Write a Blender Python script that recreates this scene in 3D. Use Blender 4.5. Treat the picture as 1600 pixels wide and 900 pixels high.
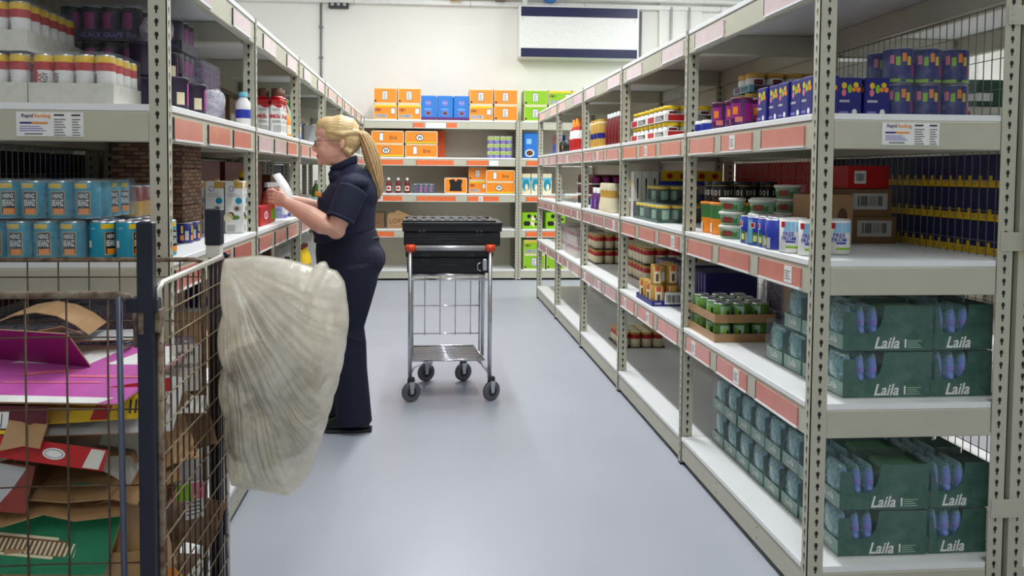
import bpy, math, random
from mathutils import Vector, Matrix, noise
PI = math.pi
rnd = random.Random(7)
C = bpy.context.scene.collection
for o in list(bpy.data.objects): bpy.data.objects.remove(o)

# ---------------------------------------------------------------- camera, light, exposure
EXPOSURE = -.52
CAM_H = 1.375
pitch, yaw, roll = .045, .0763, .0072
fw = Vector((math.sin(yaw)*math.cos(pitch), math.cos(yaw)*math.cos(pitch), -math.sin(pitch)))
rt = Vector((math.cos(yaw), -math.sin(yaw), 0)); up = rt.cross(fw)
rt2 = rt*math.cos(roll)+up*math.sin(roll); up2 = up*math.cos(roll)-rt*math.sin(roll)
cam_data = bpy.data.cameras.new('camera'); cam = bpy.data.objects.new('camera', cam_data); C.objects.link(cam)
M = Matrix.Identity(4)
for i in range(3): M[i][0] = rt2[i]; M[i][1] = up2[i]; M[i][2] = -fw[i]
M[2][3] = CAM_H; cam.matrix_world = M
cam_data.sensor_width = 36; cam_data.lens = 36*1258.5/1600
cam_data.shift_x = (800-765.2)/1600; cam_data.shift_y = -(450-327.0)/1600
cam_data.clip_start = .05
bpy.context.scene.camera = cam
vs = bpy.context.scene.view_settings
vs.view_transform = 'Standard'; vs.look = 'None'; vs.gamma = 1; vs.use_curve_mapping = False; vs.exposure = EXPOSURE
w = bpy.data.worlds.new('world'); bpy.context.scene.world = w; w.use_nodes = True
w.node_tree.nodes['Background'].inputs[0].default_value = (.8, .88, 1, 1)
w.node_tree.nodes['Background'].inputs[1].default_value = .25
# (x, y, power) of each ceiling fixture; the fittings are built further down
FIX = [(.2, -1.2, 48), (.2, 1.2, 26), (.2, 3.4, 64), (.2, 5.6, 96), (.2, 7.8, 92), (.2, 9.3, 26),  # first entry, behind the camera, is added to brighten the near beams
       (3.4, 2.5, 60), (3.4, 5.6, 75), (3.4, 8.6, 90), (-3.2, 3.4, 20), (-3.2, 7.8, 85), (6.0, 5.0, 90), (6.0, 8.6, 90)]
CEIL = 4.1
for x, y, pw in FIX:
    l = bpy.data.lights.new('tube_light', 'AREA'); l.shape = 'RECTANGLE'; l.size = .16; l.size_y = 1.5; l.energy = pw
    l.color = (.95, .98, 1.0)
    o = bpy.data.objects.new('tube_light', l); o.location = (x, y, CEIL-.115); C.objects.link(o)

# ---------------------------------------------------------------- materials
def lin(c):
    return tuple(((v/255)/12.92 if v/255 <= .04045 else ((v/255+.055)/1.055)**2.4) for v in c)+(1,)
MATS = {}
def mat(name, col=None, rough=.5, metal=0, var=.06, scale=30, bump=0, **kw):
    if name in MATS: return MATS[name]
    m = bpy.data.materials.new(name); m.use_nodes = True; nt = m.node_tree; b = nt.nodes['Principled BSDF']
    c = lin(col); b.inputs['Roughness'].default_value = rough; b.inputs['Metallic'].default_value = metal
    tc = nt.nodes.new('ShaderNodeTexCoord'); n = nt.nodes.new('ShaderNodeTexNoise'); n.inputs['Scale'].default_value = scale
    n.inputs['Detail'].default_value = 4
    if 'stretch' in kw:
        mp = nt.nodes.new('ShaderNodeMapping'); mp.inputs['Scale'].default_value = kw['stretch']
        nt.links.new(tc.outputs['Object'], mp.inputs[0]); nt.links.new(mp.outputs[0], n.inputs['Vector'])
    else: nt.links.new(tc.outputs['Object'], n.inputs['Vector'])
    cr = nt.nodes.new('ShaderNodeValToRGB'); e = cr.color_ramp.elements
    e[0].position = .3; e[1].position = .7
    e[0].color = tuple(v*(1-var) for v in c[:3])+(1,); e[1].color = tuple(min(1, v*(1+var)) for v in c[:3])+(1,)
    if 'col2' in kw: e[1].color = lin(kw['col2'])
    nt.links.new(n.outputs['Fac'], cr.inputs[0]); nt.links.new(cr.outputs[0], b.inputs['Base Color'])
    if bump:
        bp = nt.nodes.new('ShaderNodeBump'); bp.inputs['Strength'].default_value = bump; bp.inputs['Distance'].default_value = kw.get('dist', .01)
        nt.links.new(n.outputs['Fac'], bp.inputs['Height']); nt.links.new(bp.outputs[0], b.inputs['Normal'])
    if 'sss' in kw:
        b.inputs['Subsurface Weight'].default_value = kw['sss']; b.inputs['Subsurface Radius'].default_value = (.01, .004, .002)
    if 'coat' in kw: b.inputs['Coat Weight'].default_value = kw['coat']; b.inputs['Coat Roughness'].default_value = .15
    if 'emit' in kw: b.inputs['Emission Color'].default_value = c; b.inputs['Emission Strength'].default_value = kw['emit']
    if 'trans' in kw: b.inputs['Transmission Weight'].default_value = kw['trans']
    MATS[name] = m; return m
def film(name, clear=.8, col=(225, 235, 240), rough=.18, sc=40):
    m = bpy.data.materials.new(name); m.use_nodes = True; nt = m.node_tree; nt.nodes.clear()
    out = nt.nodes.new('ShaderNodeOutputMaterial'); mx = nt.nodes.new('ShaderNodeMixShader'); t = nt.nodes.new('ShaderNodeBsdfTransparent')
    p = nt.nodes.new('ShaderNodeBsdfPrincipled'); p.inputs['Base Color'].default_value = lin(col); p.inputs['Roughness'].default_value = rough
    n = nt.nodes.new('ShaderNodeTexNoise'); n.inputs['Scale'].default_value = sc; n.inputs['Detail'].default_value = 3; n.inputs['Distortion'].default_value = 1.5
    tc = nt.nodes.new('ShaderNodeTexCoord'); nt.links.new(tc.outputs['Object'], n.inputs['Vector'])
    bp = nt.nodes.new('ShaderNodeBump'); bp.inputs['Strength'].default_value = .7; bp.inputs['Distance'].default_value = .02
    nt.links.new(n.outputs['Fac'], bp.inputs['Height']); nt.links.new(bp.outputs[0], p.inputs['Normal'])
    r = nt.nodes.new('ShaderNodeMapRange'); r.inputs[1].default_value = .35; r.inputs[2].default_value = .75
    r.inputs[3].default_value = max(.02, (1-clear)*.45); r.inputs[4].default_value = min(1, (1-clear)*1.5)
    nt.links.new(n.outputs['Fac'], r.inputs[0]); nt.links.new(r.outputs[0], mx.inputs[0])
    nt.links.new(t.outputs[0], mx.inputs[1]); nt.links.new(p.outputs[0], mx.inputs[2]); nt.links.new(mx.outputs[0], out.inputs[0])
    MATS[name] = m; return m
def flat(name):   # plain print colours, by name
    return MATS[name]
PAL = dict(white=(238, 238, 234), offwhite=(222, 220, 208), black=(22, 22, 26), darkgrey=(60, 60, 64), midgrey=(125, 125, 125), lightgrey=(190, 190, 190),
    red=(190, 30, 34), darkred=(112, 22, 28), orange=(246, 144, 36), deeporange=(225, 96, 40), yellow=(238, 200, 26), paleyellow=(238, 226, 150), green=(60, 130, 60),
    lime=(140, 196, 30), darkgreen=(14, 72, 54), palegreen=(150, 190, 160), teal=(16, 146, 176), paleteal=(110, 185, 205), blue=(40, 120, 205), navy=(24, 30, 122), deepnavy=(18, 24, 84),
    purple=(92, 34, 104), magenta=(160, 34, 130), darkpurple=(44, 28, 58), pink=(232, 120, 150), brown=(98, 62, 40), kraft=(176, 138, 96), darkkraft=(128, 96, 66),
    cream=(238, 226, 190), gold=(205, 160, 70), lilac=(130, 120, 200), maroon=(92, 20, 40), babyblue=(150, 200, 235), mudred=(140, 52, 44), royal=(38, 60, 170), leafgreen=(90, 130, 50), salmon=(222, 130, 110))
for k, v in PAL.items(): mat(k, v, .42, 0, .05)
mat('tin', (200, 200, 205), .28, .9); mat('chrome', (225, 226, 230), .14, 1, .02)
mat('galv', (192, 195, 199), .32, .8, .10, 40); mat('silverbar', (200, 202, 205), .35, .6)
mat('rack', (192, 190, 170), .45, 0, .03, 12); mat('board', (240, 241, 240), .38, 0, .02, 6); mat('panelgrey', (202, 194, 174), .6, 0, .03, 5)
mat('hole', (34, 35, 32), .8); mat('strip_red', (218, 134, 118), .25, 0, .07, 14, coat=.6); mat('strip_orange', (236, 118, 66), .35, 0, .05)
mat('strip_pale_glare', (228, 205, 208), .25, 0, .06, 14, coat=.6); mat('strip_mauve_glare', (206, 150, 150), .25, 0, .08, 14, coat=.6)  # glare on the red strips put into their colour, pale and mauve
mat('wire', (150, 145, 130), .45, .6); mat('darkwire', (82, 72, 60), .5, .5, .25, 60, col2=(104, 80, 58))
mat('cagepost', (34, 38, 52), .4, .3, .15, 25); mat('rust', (112, 76, 52), .6, .3, .35, 40, col2=(150, 140, 120)); mat('cagebar', (92, 98, 116), .4, .5, .1)
mat('rubber', (40, 42, 46), .6); mat('greyrubber', (96, 98, 102), .55); mat('brightsteel', (216, 214, 204), .35, .7, .1)
mat('crate', (20, 21, 25), .38, 0, .1, 50); mat('orangeplastic', (236, 78, 34), .35)
mat('skin', (226, 172, 150), .5, 0, .05, 18, sss=.15); mat('shirt', (20, 25, 54), .8, 0, .12, 60, .25, dist=.004); mat('trousers', (17, 21, 46), .85, 0, .12, 50, .25, dist=.004)
mat('shoe', (14, 14, 16), .35); mat('hair', (232, 204, 150), .45, 0, .1, 60, .5, stretch=(.35, 2, 2), col2=(168, 130, 84), dist=.006); mat('haircap', (238, 212, 158), .42, 0, .1, 45, .6, stretch=(.4, 3, 3), col2=(205, 168, 112), dist=.005)
mat('ponytail', (234, 200, 146), .42, 0, .1, 60, .6, stretch=(3, 3, .3), col2=(182, 140, 92), dist=.006)
film('clearfilm', .88); film('bluefilm', .8, (200, 225, 235)); film('milkyfilm', .45, (215, 215, 225), .25, 60); film('lilacfilm', .5, (190, 180, 205), .22, 70)

# ---------------------------------------------------------------- mesh builder
TXT = {}
def text_geo(s, bold):
    if (s, bold) in TXT: return TXT[(s, bold)]
    cu = bpy.data.curves.new('lettering', 'FONT'); cu.body = s; cu.size = 1; cu.resolution_u = 2
    if bold: cu.offset = .022
    ob = bpy.data.objects.new('lettering', cu); C.objects.link(ob)
    me = bpy.data.meshes.new_from_object(ob)
    vs_ = [(v.co.x, v.co.y) for v in me.vertices]; fs = [tuple(p.vertices) for p in me.polygons]
    bpy.data.objects.remove(ob); bpy.data.meshes.remove(me); bpy.data.curves.remove(cu)
    x0 = min(v[0] for v in vs_); x1 = max(v[0] for v in vs_); y0 = min(v[1] for v in vs_); y1 = max(v[1] for v in vs_)
    TXT[(s, bold)] = ([((a-x0)/(x1-x0), (b-y0)/(y1-y0)) for a, b in vs_], fs, (x1-x0)/(y1-y0)); return TXT[(s, bold)]
def T(x=0, y=0, z=0, rx=0, ry=0, rz=0):
    return Matrix.Translation((x, y, z)) @ Matrix.Rotation(rz, 4, 'Z') @ Matrix.Rotation(ry, 4, 'Y') @ Matrix.Rotation(rx, 4, 'X')
class MB:
    def __init__(s): s.v = []; s.f = []; s.m = []; s.sm = []; s.mats = []
    def add(s, vs_, fs, m, X=None, smooth=False):
        if isinstance(m, str): m = [m]*len(fs)
        o = len(s.v)
        for v in vs_: s.v.append(tuple(X @ Vector(v)) if X else tuple(v))
        for f, mm in zip(fs, m):
            if mm not in s.mats: s.mats.append(mm)
            s.f.append(tuple(o+i for i in f)); s.m.append(s.mats.index(mm)); s.sm.append(smooth)
        return s
    def box(s, x0, x1, y0, y1, z0, z1, m, b=0, X=None, fm=None):
        # fm: overrides per face among '-x +x -y +y -z +z'
        c = (x0, x1), (y0, y1), (z0, z1); names = ['-x', '+x', '-y', '+y', '-z', '+z']; fm = fm or {}
        if b <= 0:
            vs_ = [(c[0][i & 1], c[1][i >> 1 & 1], c[2][i >> 2]) for i in range(8)]
            fs = [(0, 4, 6, 2), (1, 3, 7, 5), (0, 1, 5, 4), (2, 6, 7, 3), (0, 2, 3, 1), (4, 5, 7, 6)]
            return s.add(vs_, fs, [fm.get(n, m) for n in names], X)
        b = min(b, (x1-x0)*.45, (y1-y0)*.45, (z1-z0)*.45)
        vs_ = []; idx = {}
        for i in range(8):
            bits = (i & 1, i >> 1 & 1, i >> 2)
            for a in range(3):
                p = [c[k][bits[k]] - (0 if k == a else (b if bits[k] else -b)) for k in range(3)]
                idx[(bits, a)] = len(vs_); vs_.append(tuple(p))
        ctr = Vector([(q[0]+q[1])/2 for q in c]); fs = []; ms = []
        def put(ids, mm):
            pts = [Vector(vs_[j]) for j in ids]; nn = (pts[1]-pts[0]).cross(pts[2]-pts[0])
            if nn.dot(sum(pts, Vector())/len(pts)-ctr) < 0: ids = ids[::-1]
            fs.append(tuple(ids)); ms.append(mm)
        for a in range(3):
            o1, o2 = [k for k in range(3) if k != a]
            for sd in (0, 1):
                q = []
                for u, v in ((0, 0), (1, 0), (1, 1), (0, 1)):
                    bt = [0]*3; bt[a] = sd; bt[o1] = u; bt[o2] = v; q.append(idx[(tuple(bt), a)])
                put(q, fm.get(names[a*2+sd], m))
            for u in (0, 1):
                for v in (0, 1):
                    bt0 = [0]*3; bt0[o1] = u; bt0[o2] = v; bt1 = list(bt0); bt1[a] = 1
                    put([idx[(tuple(bt0), o1)], idx[(tuple(bt1), o1)], idx[(tuple(bt1), o2)], idx[(tuple(bt0), o2)]], m)
        for i in range(8):
            bt = (i & 1, i >> 1 & 1, i >> 2); put([idx[(bt, 0)], idx[(bt, 1)], idx[(bt, 2)]], m)
        return s.add(vs_, fs, ms, X)
    def lathe(s, prof, m, n=16, X=None, arcs=None, smooth=True):
        # prof: list of (r, z[, material of the band above]); closed with caps
        vs_ = []; fs = []; ms = []; k = len(prof)
        for p in prof:
            for i in range(n):
                a = 2*PI*i/n; vs_.append((p[0]*math.cos(a), p[0]*math.sin(a), p[1]))
        for j in range(k-1):
            mm = prof[j][2] if len(prof[j]) > 2 else m
            for i in range(n):
                i2 = (i+1) % n; fs.append((j*n+i, j*n+i2, (j+1)*n+i2, (j+1)*n+i)); ms.append(mm)
        s.add(vs_, fs, ms, X, smooth)
        s.add(vs_[:n], [tuple(range(n))[::-1]], m, X); s.add(vs_[-n:], [tuple(range(n))], prof[-1][2] if len(prof[-1]) > 2 else m, X); return s
    def patch(s, r, a0, a1, z0, z1, m, X=None, n=5):   # print on a round can; angle 0 = local -Y, growing to +X
        vs_ = []
        for z in (z0, z1):
            for i in range(n+1):
                a = math.radians(a0+(a1-a0)*i/n); vs_.append((r*math.sin(a), -r*math.cos(a), z))
        return s.add(vs_, [(i, i+1, n+2+i, n+1+i) for i in range(n)], m, X, True)
    def text(s, t, x, z, h, m, X=None, y=-.0006, w=None, wrap=None, a0=0, vert=False, bold=False, face='-y', shear=0):
        g, fs, asp = text_geo(t, bold); w = w or asp*h; out = []
        for u, v in g:
            a = (u-.5)*w+shear*(v-.5)*h; b = (v-.5)*h
            if vert: a, b = -b, a
            if wrap: an = math.radians(a0)+a/wrap; out.append((wrap*math.sin(an), -wrap*math.cos(an), z+b))
            else: out.append((x+a, y, z+b))
        return s.add(out, fs, m, X)
    def tube(s, pts, r, m, n=8, X=None, closed=False, radii=None):
        pts = [Vector(p) for p in pts]; k = len(pts); vs_ = []; fs = []
        up_ = Vector((0, 0, 1)); prev = None
        for i, p in enumerate(pts):
            a = pts[i-1] if (i > 0 or closed) else p; b = pts[(i+1) % k] if (i < k-1 or closed) else p
            d = (b-a).normalized()
            u = prev if prev is not None else (up_ if abs(d.z) < .9 else Vector((1, 0, 0)))
            sx = d.cross(u).normalized(); uu = sx.cross(d).normalized(); prev = uu
            rr = radii[i] if radii else r
            rx, ry = rr if isinstance(rr, tuple) else (rr, rr)
            for j in range(n): t = 2*PI*j/n; vs_.append(p+sx*math.cos(t)*rx+uu*math.sin(t)*ry)
        for i in range(k if closed else k-1):
            i2 = (i+1) % k
            for j in range(n): j2 = (j+1) % n; fs.append((i*n+j, i*n+j2, i2*n+j2, i2*n+j))
        if not closed: fs.append(tuple(range(n))[::-1]); fs.append(tuple((k-1)*n+j for j in range(n)))
        return s.add(vs_, fs, m, X, True)
    def blob(s, c, r, m, X=None, n=16, k=10):
        vs_ = [(0, 0, -1)]; fs = []
        for j in range(1, k):
            ph = -PI/2+PI*j/k
            for i in range(n): a = 2*PI*i/n; vs_.append((math.cos(ph)*math.cos(a), math.cos(ph)*math.sin(a), math.sin(ph)))
        vs_.append((0, 0, 1)); L = len(vs_)-1
        for i in range(n): fs.append((0, 1+(i+1) % n, 1+i))
        for j in range(k-2):
            for i in range(n): a = 1+j*n; fs.append((a+i, a+(i+1) % n, a+n+(i+1) % n, a+n+i))
        for i in range(n): fs.append((L, 1+(k-2)*n+i, 1+(k-2)*n+(i+1) % n))
        Y = (X if X else Matrix.Identity(4)) @ Matrix.Translation(c) @ Matrix.Diagonal((r[0], r[1], r[2], 1))
        return s.add(vs_, fs, m, Y, True)
    def ext(s, poly, d0, d1, m, X=None, side=None):   # polygon in local x,z pushed from y=d0 to y=d1
        n = len(poly); vs_ = [(p[0], d0, p[1]) for p in poly]+[(p[0], d1, p[1]) for p in poly]
        fs = [tuple(range(n)), tuple(range(2*n-1, n-1, -1))]+[(i, n+i, n+(i+1) % n, (i+1) % n) for i in range(n)]
        return s.add(vs_, fs, [m, m]+[side or m]*n, X)
    def quad(s, x0, x1, z0, z1, m, y=-.0005, X=None):
        return s.add([(x0, y, z0), (x1, y, z0), (x1, y, z1), (x0, y, z1)], [(0, 1, 2, 3)], m, X)
    def oval(s, x, z, rx, rz, m, y=-.0006, X=None, n=12):
        return s.add([(x+rx*math.cos(2*PI*i/n), y, z+rz*math.sin(2*PI*i/n)) for i in range(n)], [tuple(range(n))], m, X)
    def bars(s, x0, x1, z0, z1, m='black', X=None, y=-.0008, n=16):   # barcode
        r = random.Random(int(x0*1e4)+n); p = x0
        st = (x1-x0)/n
        for i in range(n):
            ww = st*r.choice((.25, .45, .7)); s.quad(p, p+ww, z0, z1, m, y, X); p += st
        return s
    def lines(s, x0, x1, z0, z1, n, m='midgrey', X=None, y=-.0008):
        st = (z1-z0)/n
        for i in range(n): s.quad(x0, x1-(x1-x0)*.25*((i*7) % 3)/2, z0+i*st, z0+i*st+st*.4, m, y, X)
        return s
    def mesh(s, name):
        me = bpy.data.meshes.new(name); me.from_pydata(s.v, [], s.f)
        for k in s.mats: me.materials.append(MATS[k])
        me.polygons.foreach_set('material_index', s.m); me.polygons.foreach_set('use_smooth', s.sm); me.update(); return me
    def build(s, name, parent=None, loc=(0, 0, 0), rot=(0, 0, 0)):
        o = bpy.data.objects.new(name, s.mesh(name)); C.objects.link(o); o.location = loc; o.rotation_euler = rot
        if parent: o.parent = parent
        return o
def empty(name, loc=(0, 0, 0), rz=0):
    o = bpy.data.objects.new(name, None); o.empty_display_size = .05; C.objects.link(o); o.location = loc; o.rotation_euler = (0, 0, rz); return o
def tag(o, label=None, cat=None, group=None, kind=None):
    if label: o['label'] = label
    if cat: o['category'] = cat
    if group: o['group'] = group
    if kind: o['kind'] = kind
    return o
def inst(name, me, parent, loc=(0, 0, 0), rz=0):
    o = bpy.data.objects.new(name, me); C.objects.link(o); o.location = loc; o.rotation_euler = (0, 0, rz); o.parent = parent; return o
PROTO = {}
def copy_tree(o, parent=None):
    c = o.copy(); C.objects.link(c); c.parent = parent
    for ch in o.children: copy_tree(ch, c)
    return c
def place(key, fn, x, y, z, rz, label, cat, group=None):
    if key in PROTO:
        o = copy_tree(PROTO[key])
        if 'group' in o and not group: del o['group']
    else: o = PROTO[key] = fn()
    o.location = (x, y, z+.001); o.rotation_euler = (0, 0, rz); return tag(o, label, cat, group)
ORD = ['first', 'second', 'third', 'fourth', 'fifth', 'sixth', 'seventh', 'eighth', 'ninth', 'tenth', 'eleventh', 'twelfth', 'thirteenth', 'fourteenth']
RZ, LZ = -PI/2, PI/2       # turned to face the aisle from the right run / from the left run

# ---------------------------------------------------------------- the room
def struct(name, mb): return tag(mb.build(name), kind='structure')
def room_mats():
    m = mat('floorvinyl', (180, 184, 195), .34, 0, .03, 1.2)
    nt = m.node_tree; b = nt.nodes['Principled BSDF']; n = nt.nodes.new('ShaderNodeTexNoise'); n.inputs['Scale'].default_value = 3
    tc = nt.nodes.new('ShaderNodeTexCoord'); nt.links.new(tc.outputs['Object'], n.inputs['Vector'])
    r = nt.nodes.new('ShaderNodeMapRange'); r.inputs[3].default_value = .26; r.inputs[4].default_value = .42
    nt.links.new(n.outputs['Fac'], r.inputs[0]); nt.links.new(r.outputs[0], b.inputs['Roughness'])
    m = mat('blockwall', (240, 239, 231), .7, 0, .02, 2)
    nt = m.node_tree; b = nt.nodes['Principled BSDF']; tc = nt.nodes.new('ShaderNodeTexCoord'); mp = nt.nodes.new('ShaderNodeMapping')
    mp.inputs['Rotation'].default_value = (PI/2, 0, 0); br = nt.nodes.new('ShaderNodeTexBrick')
    br.inputs['Scale'].default_value = 1; br.inputs['Brick Width'].default_value = .45; br.inputs['Row Height'].default_value = .225; br.inputs['Mortar Size'].default_value = .006
    nt.links.new(tc.outputs['Object'], mp.inputs[0]); nt.links.new(mp.outputs[0], br.inputs['Vector'])
    bp = nt.nodes.new('ShaderNodeBump'); bp.inputs['Strength'].default_value = .25; bp.inputs['Distance'].default_value = .004; bp.invert = True
    nt.links.new(br.outputs['Fac'], bp.inputs['Height']); nt.links.new(bp.outputs[0], b.inputs['Normal'])
    mat('ceilingtile', (225, 226, 224), .8, 0, .02)
room_mats()
X0, X1, Y0, Y1 = -5.0, 8.2, -3.5, 11.0
struct('floor', MB().box(X0, X1, Y0, Y1, -.1, 0, 'floorvinyl'))
struct('wall_back', MB().box(X0, X1, Y1, Y1+.15, 0, CEIL, 'blockwall'))
struct('wall_left', MB().box(X0-.15, X0, Y0, Y1, 0, CEIL, 'blockwall'))
struct('wall_right', MB().box(X1, X1+.15, Y0, Y1, 0, CEIL, 'blockwall'))
struct('wall_front', MB().box(X0, X1, Y0-.15, Y0, 0, CEIL, 'blockwall'))
struct('ceiling', MB().box(X0-.15, X1+.15, Y0-.15, Y1+.15, CEIL, CEIL+.1, 'ceilingtile'))
struct('trim_1', MB().box(3.15, 3.75, Y1-.06, Y1, 2.0, CEIL, 'blockwall', .004))       # shallow pier behind the pipes
# ---------------------------------------------------------------- shelving
LV = [.135, .657, 1.11, 1.568, 2.04]
def keyholes(mb, X, z0, z1, w=.006):
    z = z0
    while z < z1:
        mb.add([(-w, -.0008, z+.006), (-w*.6, -.0008, z+.0115), (w*.6, -.0008, z+.0115), (w, -.0008, z+.006), (w, -.0008, z+.001), (w*.45, -.0008, z-.003), (w*.45, -.0008, z-.011), (-w*.45, -.0008, z-.011), (-w*.45, -.0008, z-.003), (-w, -.0008, z+.001)],
               [tuple(range(10))[::-1]], 'hole', X)
        z += .0381
def post_mesh(ns, H=2.045, front=True):
    # corner of the angle at the origin; web faces the near side (ns * x), aisle flange faces -y
    mb = MB(); t = .003; d = 1 if front else -1
    fl, wb = .036, .053
    x0, x1 = (-fl, 0) if ns > 0 else (0, fl)
    mb.box(x0, x1, 0 if d > 0 else -t, t if d > 0 else 0, .012, H, 'rack')
    xa = (-t, 0) if ns > 0 else (0, t)
    ya = (0, wb) if d > 0 else (-wb, 0)
    mb.box(xa[0], xa[1], ya[0], ya[1], .012, H, 'rack')
    mb.box(x0-.004*0, x1, ya[0], ya[1], 0, .012, 'rubber')
    Xw = Matrix.Translation((0, d*wb*.55, 0)) @ Matrix.Rotation(ns*PI/2, 4, 'Z')
    keyholes(mb, Xw, .05, H-.01, .0056)
    Xa = Matrix.Translation((-ns*fl*.5, 0 if front else -.0, 0))
    if front: keyholes(mb, Xa, .05, H-.01, .0034)
    return mb.mesh('post')
POSTM = {}
def post(parent, x, y, ns, front, name='post'):
    k = (ns, front)
    if k not in POSTM: POSTM[k] = post_mesh(ns, front=front)
    return inst(name, POSTM[k], parent, (x, y, 0))
STRIPM = {}
def strip_mesh(L, c, card):
    k = (round(L, 3), c, card)
    if k not in STRIPM:
        mb = MB().box(0, L, -.004, 0, -.034, .028, c).box(0, L, -.008, 0, -.041, -.035, 'board')
        mb.box(-.004, -.001, -.005, 0, -.036, .03, 'darkgrey')
        if card:
            mb.box(L*card, L*card+.055, -.0055, -.004, -.03, .026, 'white'); mb.lines(L*card+.006, L*card+.045, -.018, .016, 4, 'midgrey', y=-.006)
        STRIPM[k] = mb.mesh('price_label_strip')
    return STRIPM[k]
def bay(x, y, rz, L, D, ns, label, group, strips=('strip_red',)*5, spec=None, both=False, near=True, back=False, levels=LV, top=True, endnotice=False, plates=False):
    t = tag(empty('shelving_bay', (x, y, 0), rz), label, 'shelving', group)
    ps = []
    if near: ps.append(L if ns > 0 else 0)
    if both or not near: ps.append(0 if ns > 0 else L)
    for p in ps:
        f = post(t, p, 0, ns, True); r = post(t, p, D, ns, False)
        if endnotice and p == ps[0]:
            Xn = Matrix.Translation((p, 0, 0)) @ Matrix.Rotation(ns*PI/2, 4, 'Z')
    a, b = (.003, L-.0035)
    bm = MB().box(a, b, .004, .034, -.11, -.021, 'rack', .003)
    for q in (.02, L-.02, L*.36, L*.69):
        for dz in (-.045, -.085): bm.add([(q+.004*math.cos(i*PI/3), .0035, dz+.004*math.sin(i*PI/3)) for i in range(6)], [tuple(range(6))], 'hole')
    bm = bm.mesh('front_beam'); rb = MB().box(a, b, D-.034, D-.004, -.11, -.021, 'rack', .003).mesh('rear_beam')
    sb = MB().box(0, .03, .054, D-.054, -.11, -.021, 'rack', .003).mesh('side_beam')
    bd = MB().box(a+.037*(ns < 0), b-.037*(ns > 0), .0, D-.002, -.02, 0, 'board', .002).box(a, b, .0555, D-.0555, -.0199, -.0005, 'board').mesh('shelf_board')
    for i, z in enumerate(levels):
        f = inst('front_beam', bm, t, (0, 0, z)); inst('rear_beam', rb, t, (0, 0, z)); inst('shelf_board', bd, t, (0, 0, z))
        for p in (([L-.031] if ns > 0 else [.001]) if near else [])+([.001] if ns > 0 else [L-.031]):
            s = inst('side_beam', sb, t, (p, 0, z))
        c = strips[i]
        if c:
            sp = (spec or {}).get(i, [(.05, .31), (.45, .31), (.85, .33)])
            for j, q in enumerate(sp):
                cc = q[2] if len(q) > 2 else c
                inst('price_label_strip', strip_mesh(q[1], cc, q[3] if len(q) > 3 else 0), f, (q[0], .0035, -.063))
    for z0, z1 in (back if isinstance(back, tuple) else ((.02, levels[-1]-.1),) if back else ()):
        MB().box(.004, L-.004, D-.003, D-.001, z0, z1, 'panelgrey').build('back_panel', t)
    return t
def notice(parent, X, label):
    mb = MB().box(-.093, .093, -.002, 0, -.035, .035, 'white', 0, X)
    y = -.0027
    mb.text('Rapid', -.062, .023, .014, 'purple', X, y, bold=True); mb.text('Racking', -.02, .023, .014, 'orange', X, y, bold=True)
    mb.quad(-.083, -.005, .001, .006, 'navy', y, X); mb.quad(-.05, -.005, .001, .006, 'orange', y-.0003, X)
    mb.lines(-.083, -.01, -.02, -.002, 3, 'lilac', X, y); mb.quad(-.07, -.02, -.03, -.026, 'midgrey', y, X)
    mb.lines(.012, .044, -.032, .02, 7, 'midgrey', X, y); mb.lines(.062, .085, -.032, .02, 7, 'midgrey', X, y)
    mb.quad(.012, .04, .024, .029, 'darkgrey', y, X); mb.quad(.06, .085, .024, .029, 'darkgrey', y, X)
    o = mb.build('load_notice', parent); o['label'] = label; return o
RX, RY, RL, RD = 1.197, 2.41, 1.27, .653
LX, LY, LL = -.756, 2.416, 1.2
nth = ['nearest', 'second nearest', 'middle', 'second farthest', 'farthest']
palestrip = [(.05, .31), (.85, .33, 'strip_pale_glare')]
rb = []
for k in range(5):
    st = ['strip_red' if k < 2 else 'strip_mauve_glare']*5; st[0] = None; st[4] = 'strip_pale_glare'
    sp = {4: [(.1, .35), (.85, .35)], 3: [(.05, .31), (.45, .31, st[1], .3), (.85, .33)], 2: [(.05, .31), (.45, .31), (.85, .33, st[1], .65)], 1: [(.05, .31, st[1], .25), (.45, .31, st[1], .6), (.85, .33)]}
    b = bay(RX, RY+(k+1)*RL, RZ, RL, RD, 1, 'pale grey-green steel shelving bay on the right of the aisle, '+nth[k]+' of five', 'right shelving bays',
            st, sp, both=(k == 4), back=((.02, .545), (1.6, 1.94)) if k == 1 else (k > 0)); rb.append(b)
# the near end beams of the right run carry a notice; brackets tie it to the run behind
b = rb[0]; sbm = [o for o in b.children if o.name.startswith('side_beam') and o.location.x > 1]
sbn = [o for o in sbm if abs(o.location.z-LV[3]) < .01][0]
notice(sbn, Matrix.Translation((.0305, .30, -.062)) @ Matrix.Rotation(PI/2, 4, 'Z'), 'white load notice sticker on the end beam')
for z in (.31, 1.17, 1.88):
    mb = MB().box(RL+.0005, RL+.0045, RD-.046, RD+.046+.012, z-.03, z+.03, 'rack', .001)
    for yy in (RD-.035, RD+.045):
        for dz in (-.02, 0, .02): mb.add([(RL+.005, yy+.004*math.cos(i*PI/3), z+dz+.004*math.sin(i*PI/3)) for i in range(6)], [tuple(range(6))], 'galv')
    mb.build('spacer_bracket', b)
# run behind the right one, back to back
for k in range(3):
    bay(RX+RD*2+.016, RY+k*RL, LZ, RL, RD, -1, 'pale grey-green steel shelving bay behind the right run, '+['near end', 'middle', 'far end'][k]+', facing the next aisle', 'rear right shelving bays', (None,)*5, both=(k == 2))
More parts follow.
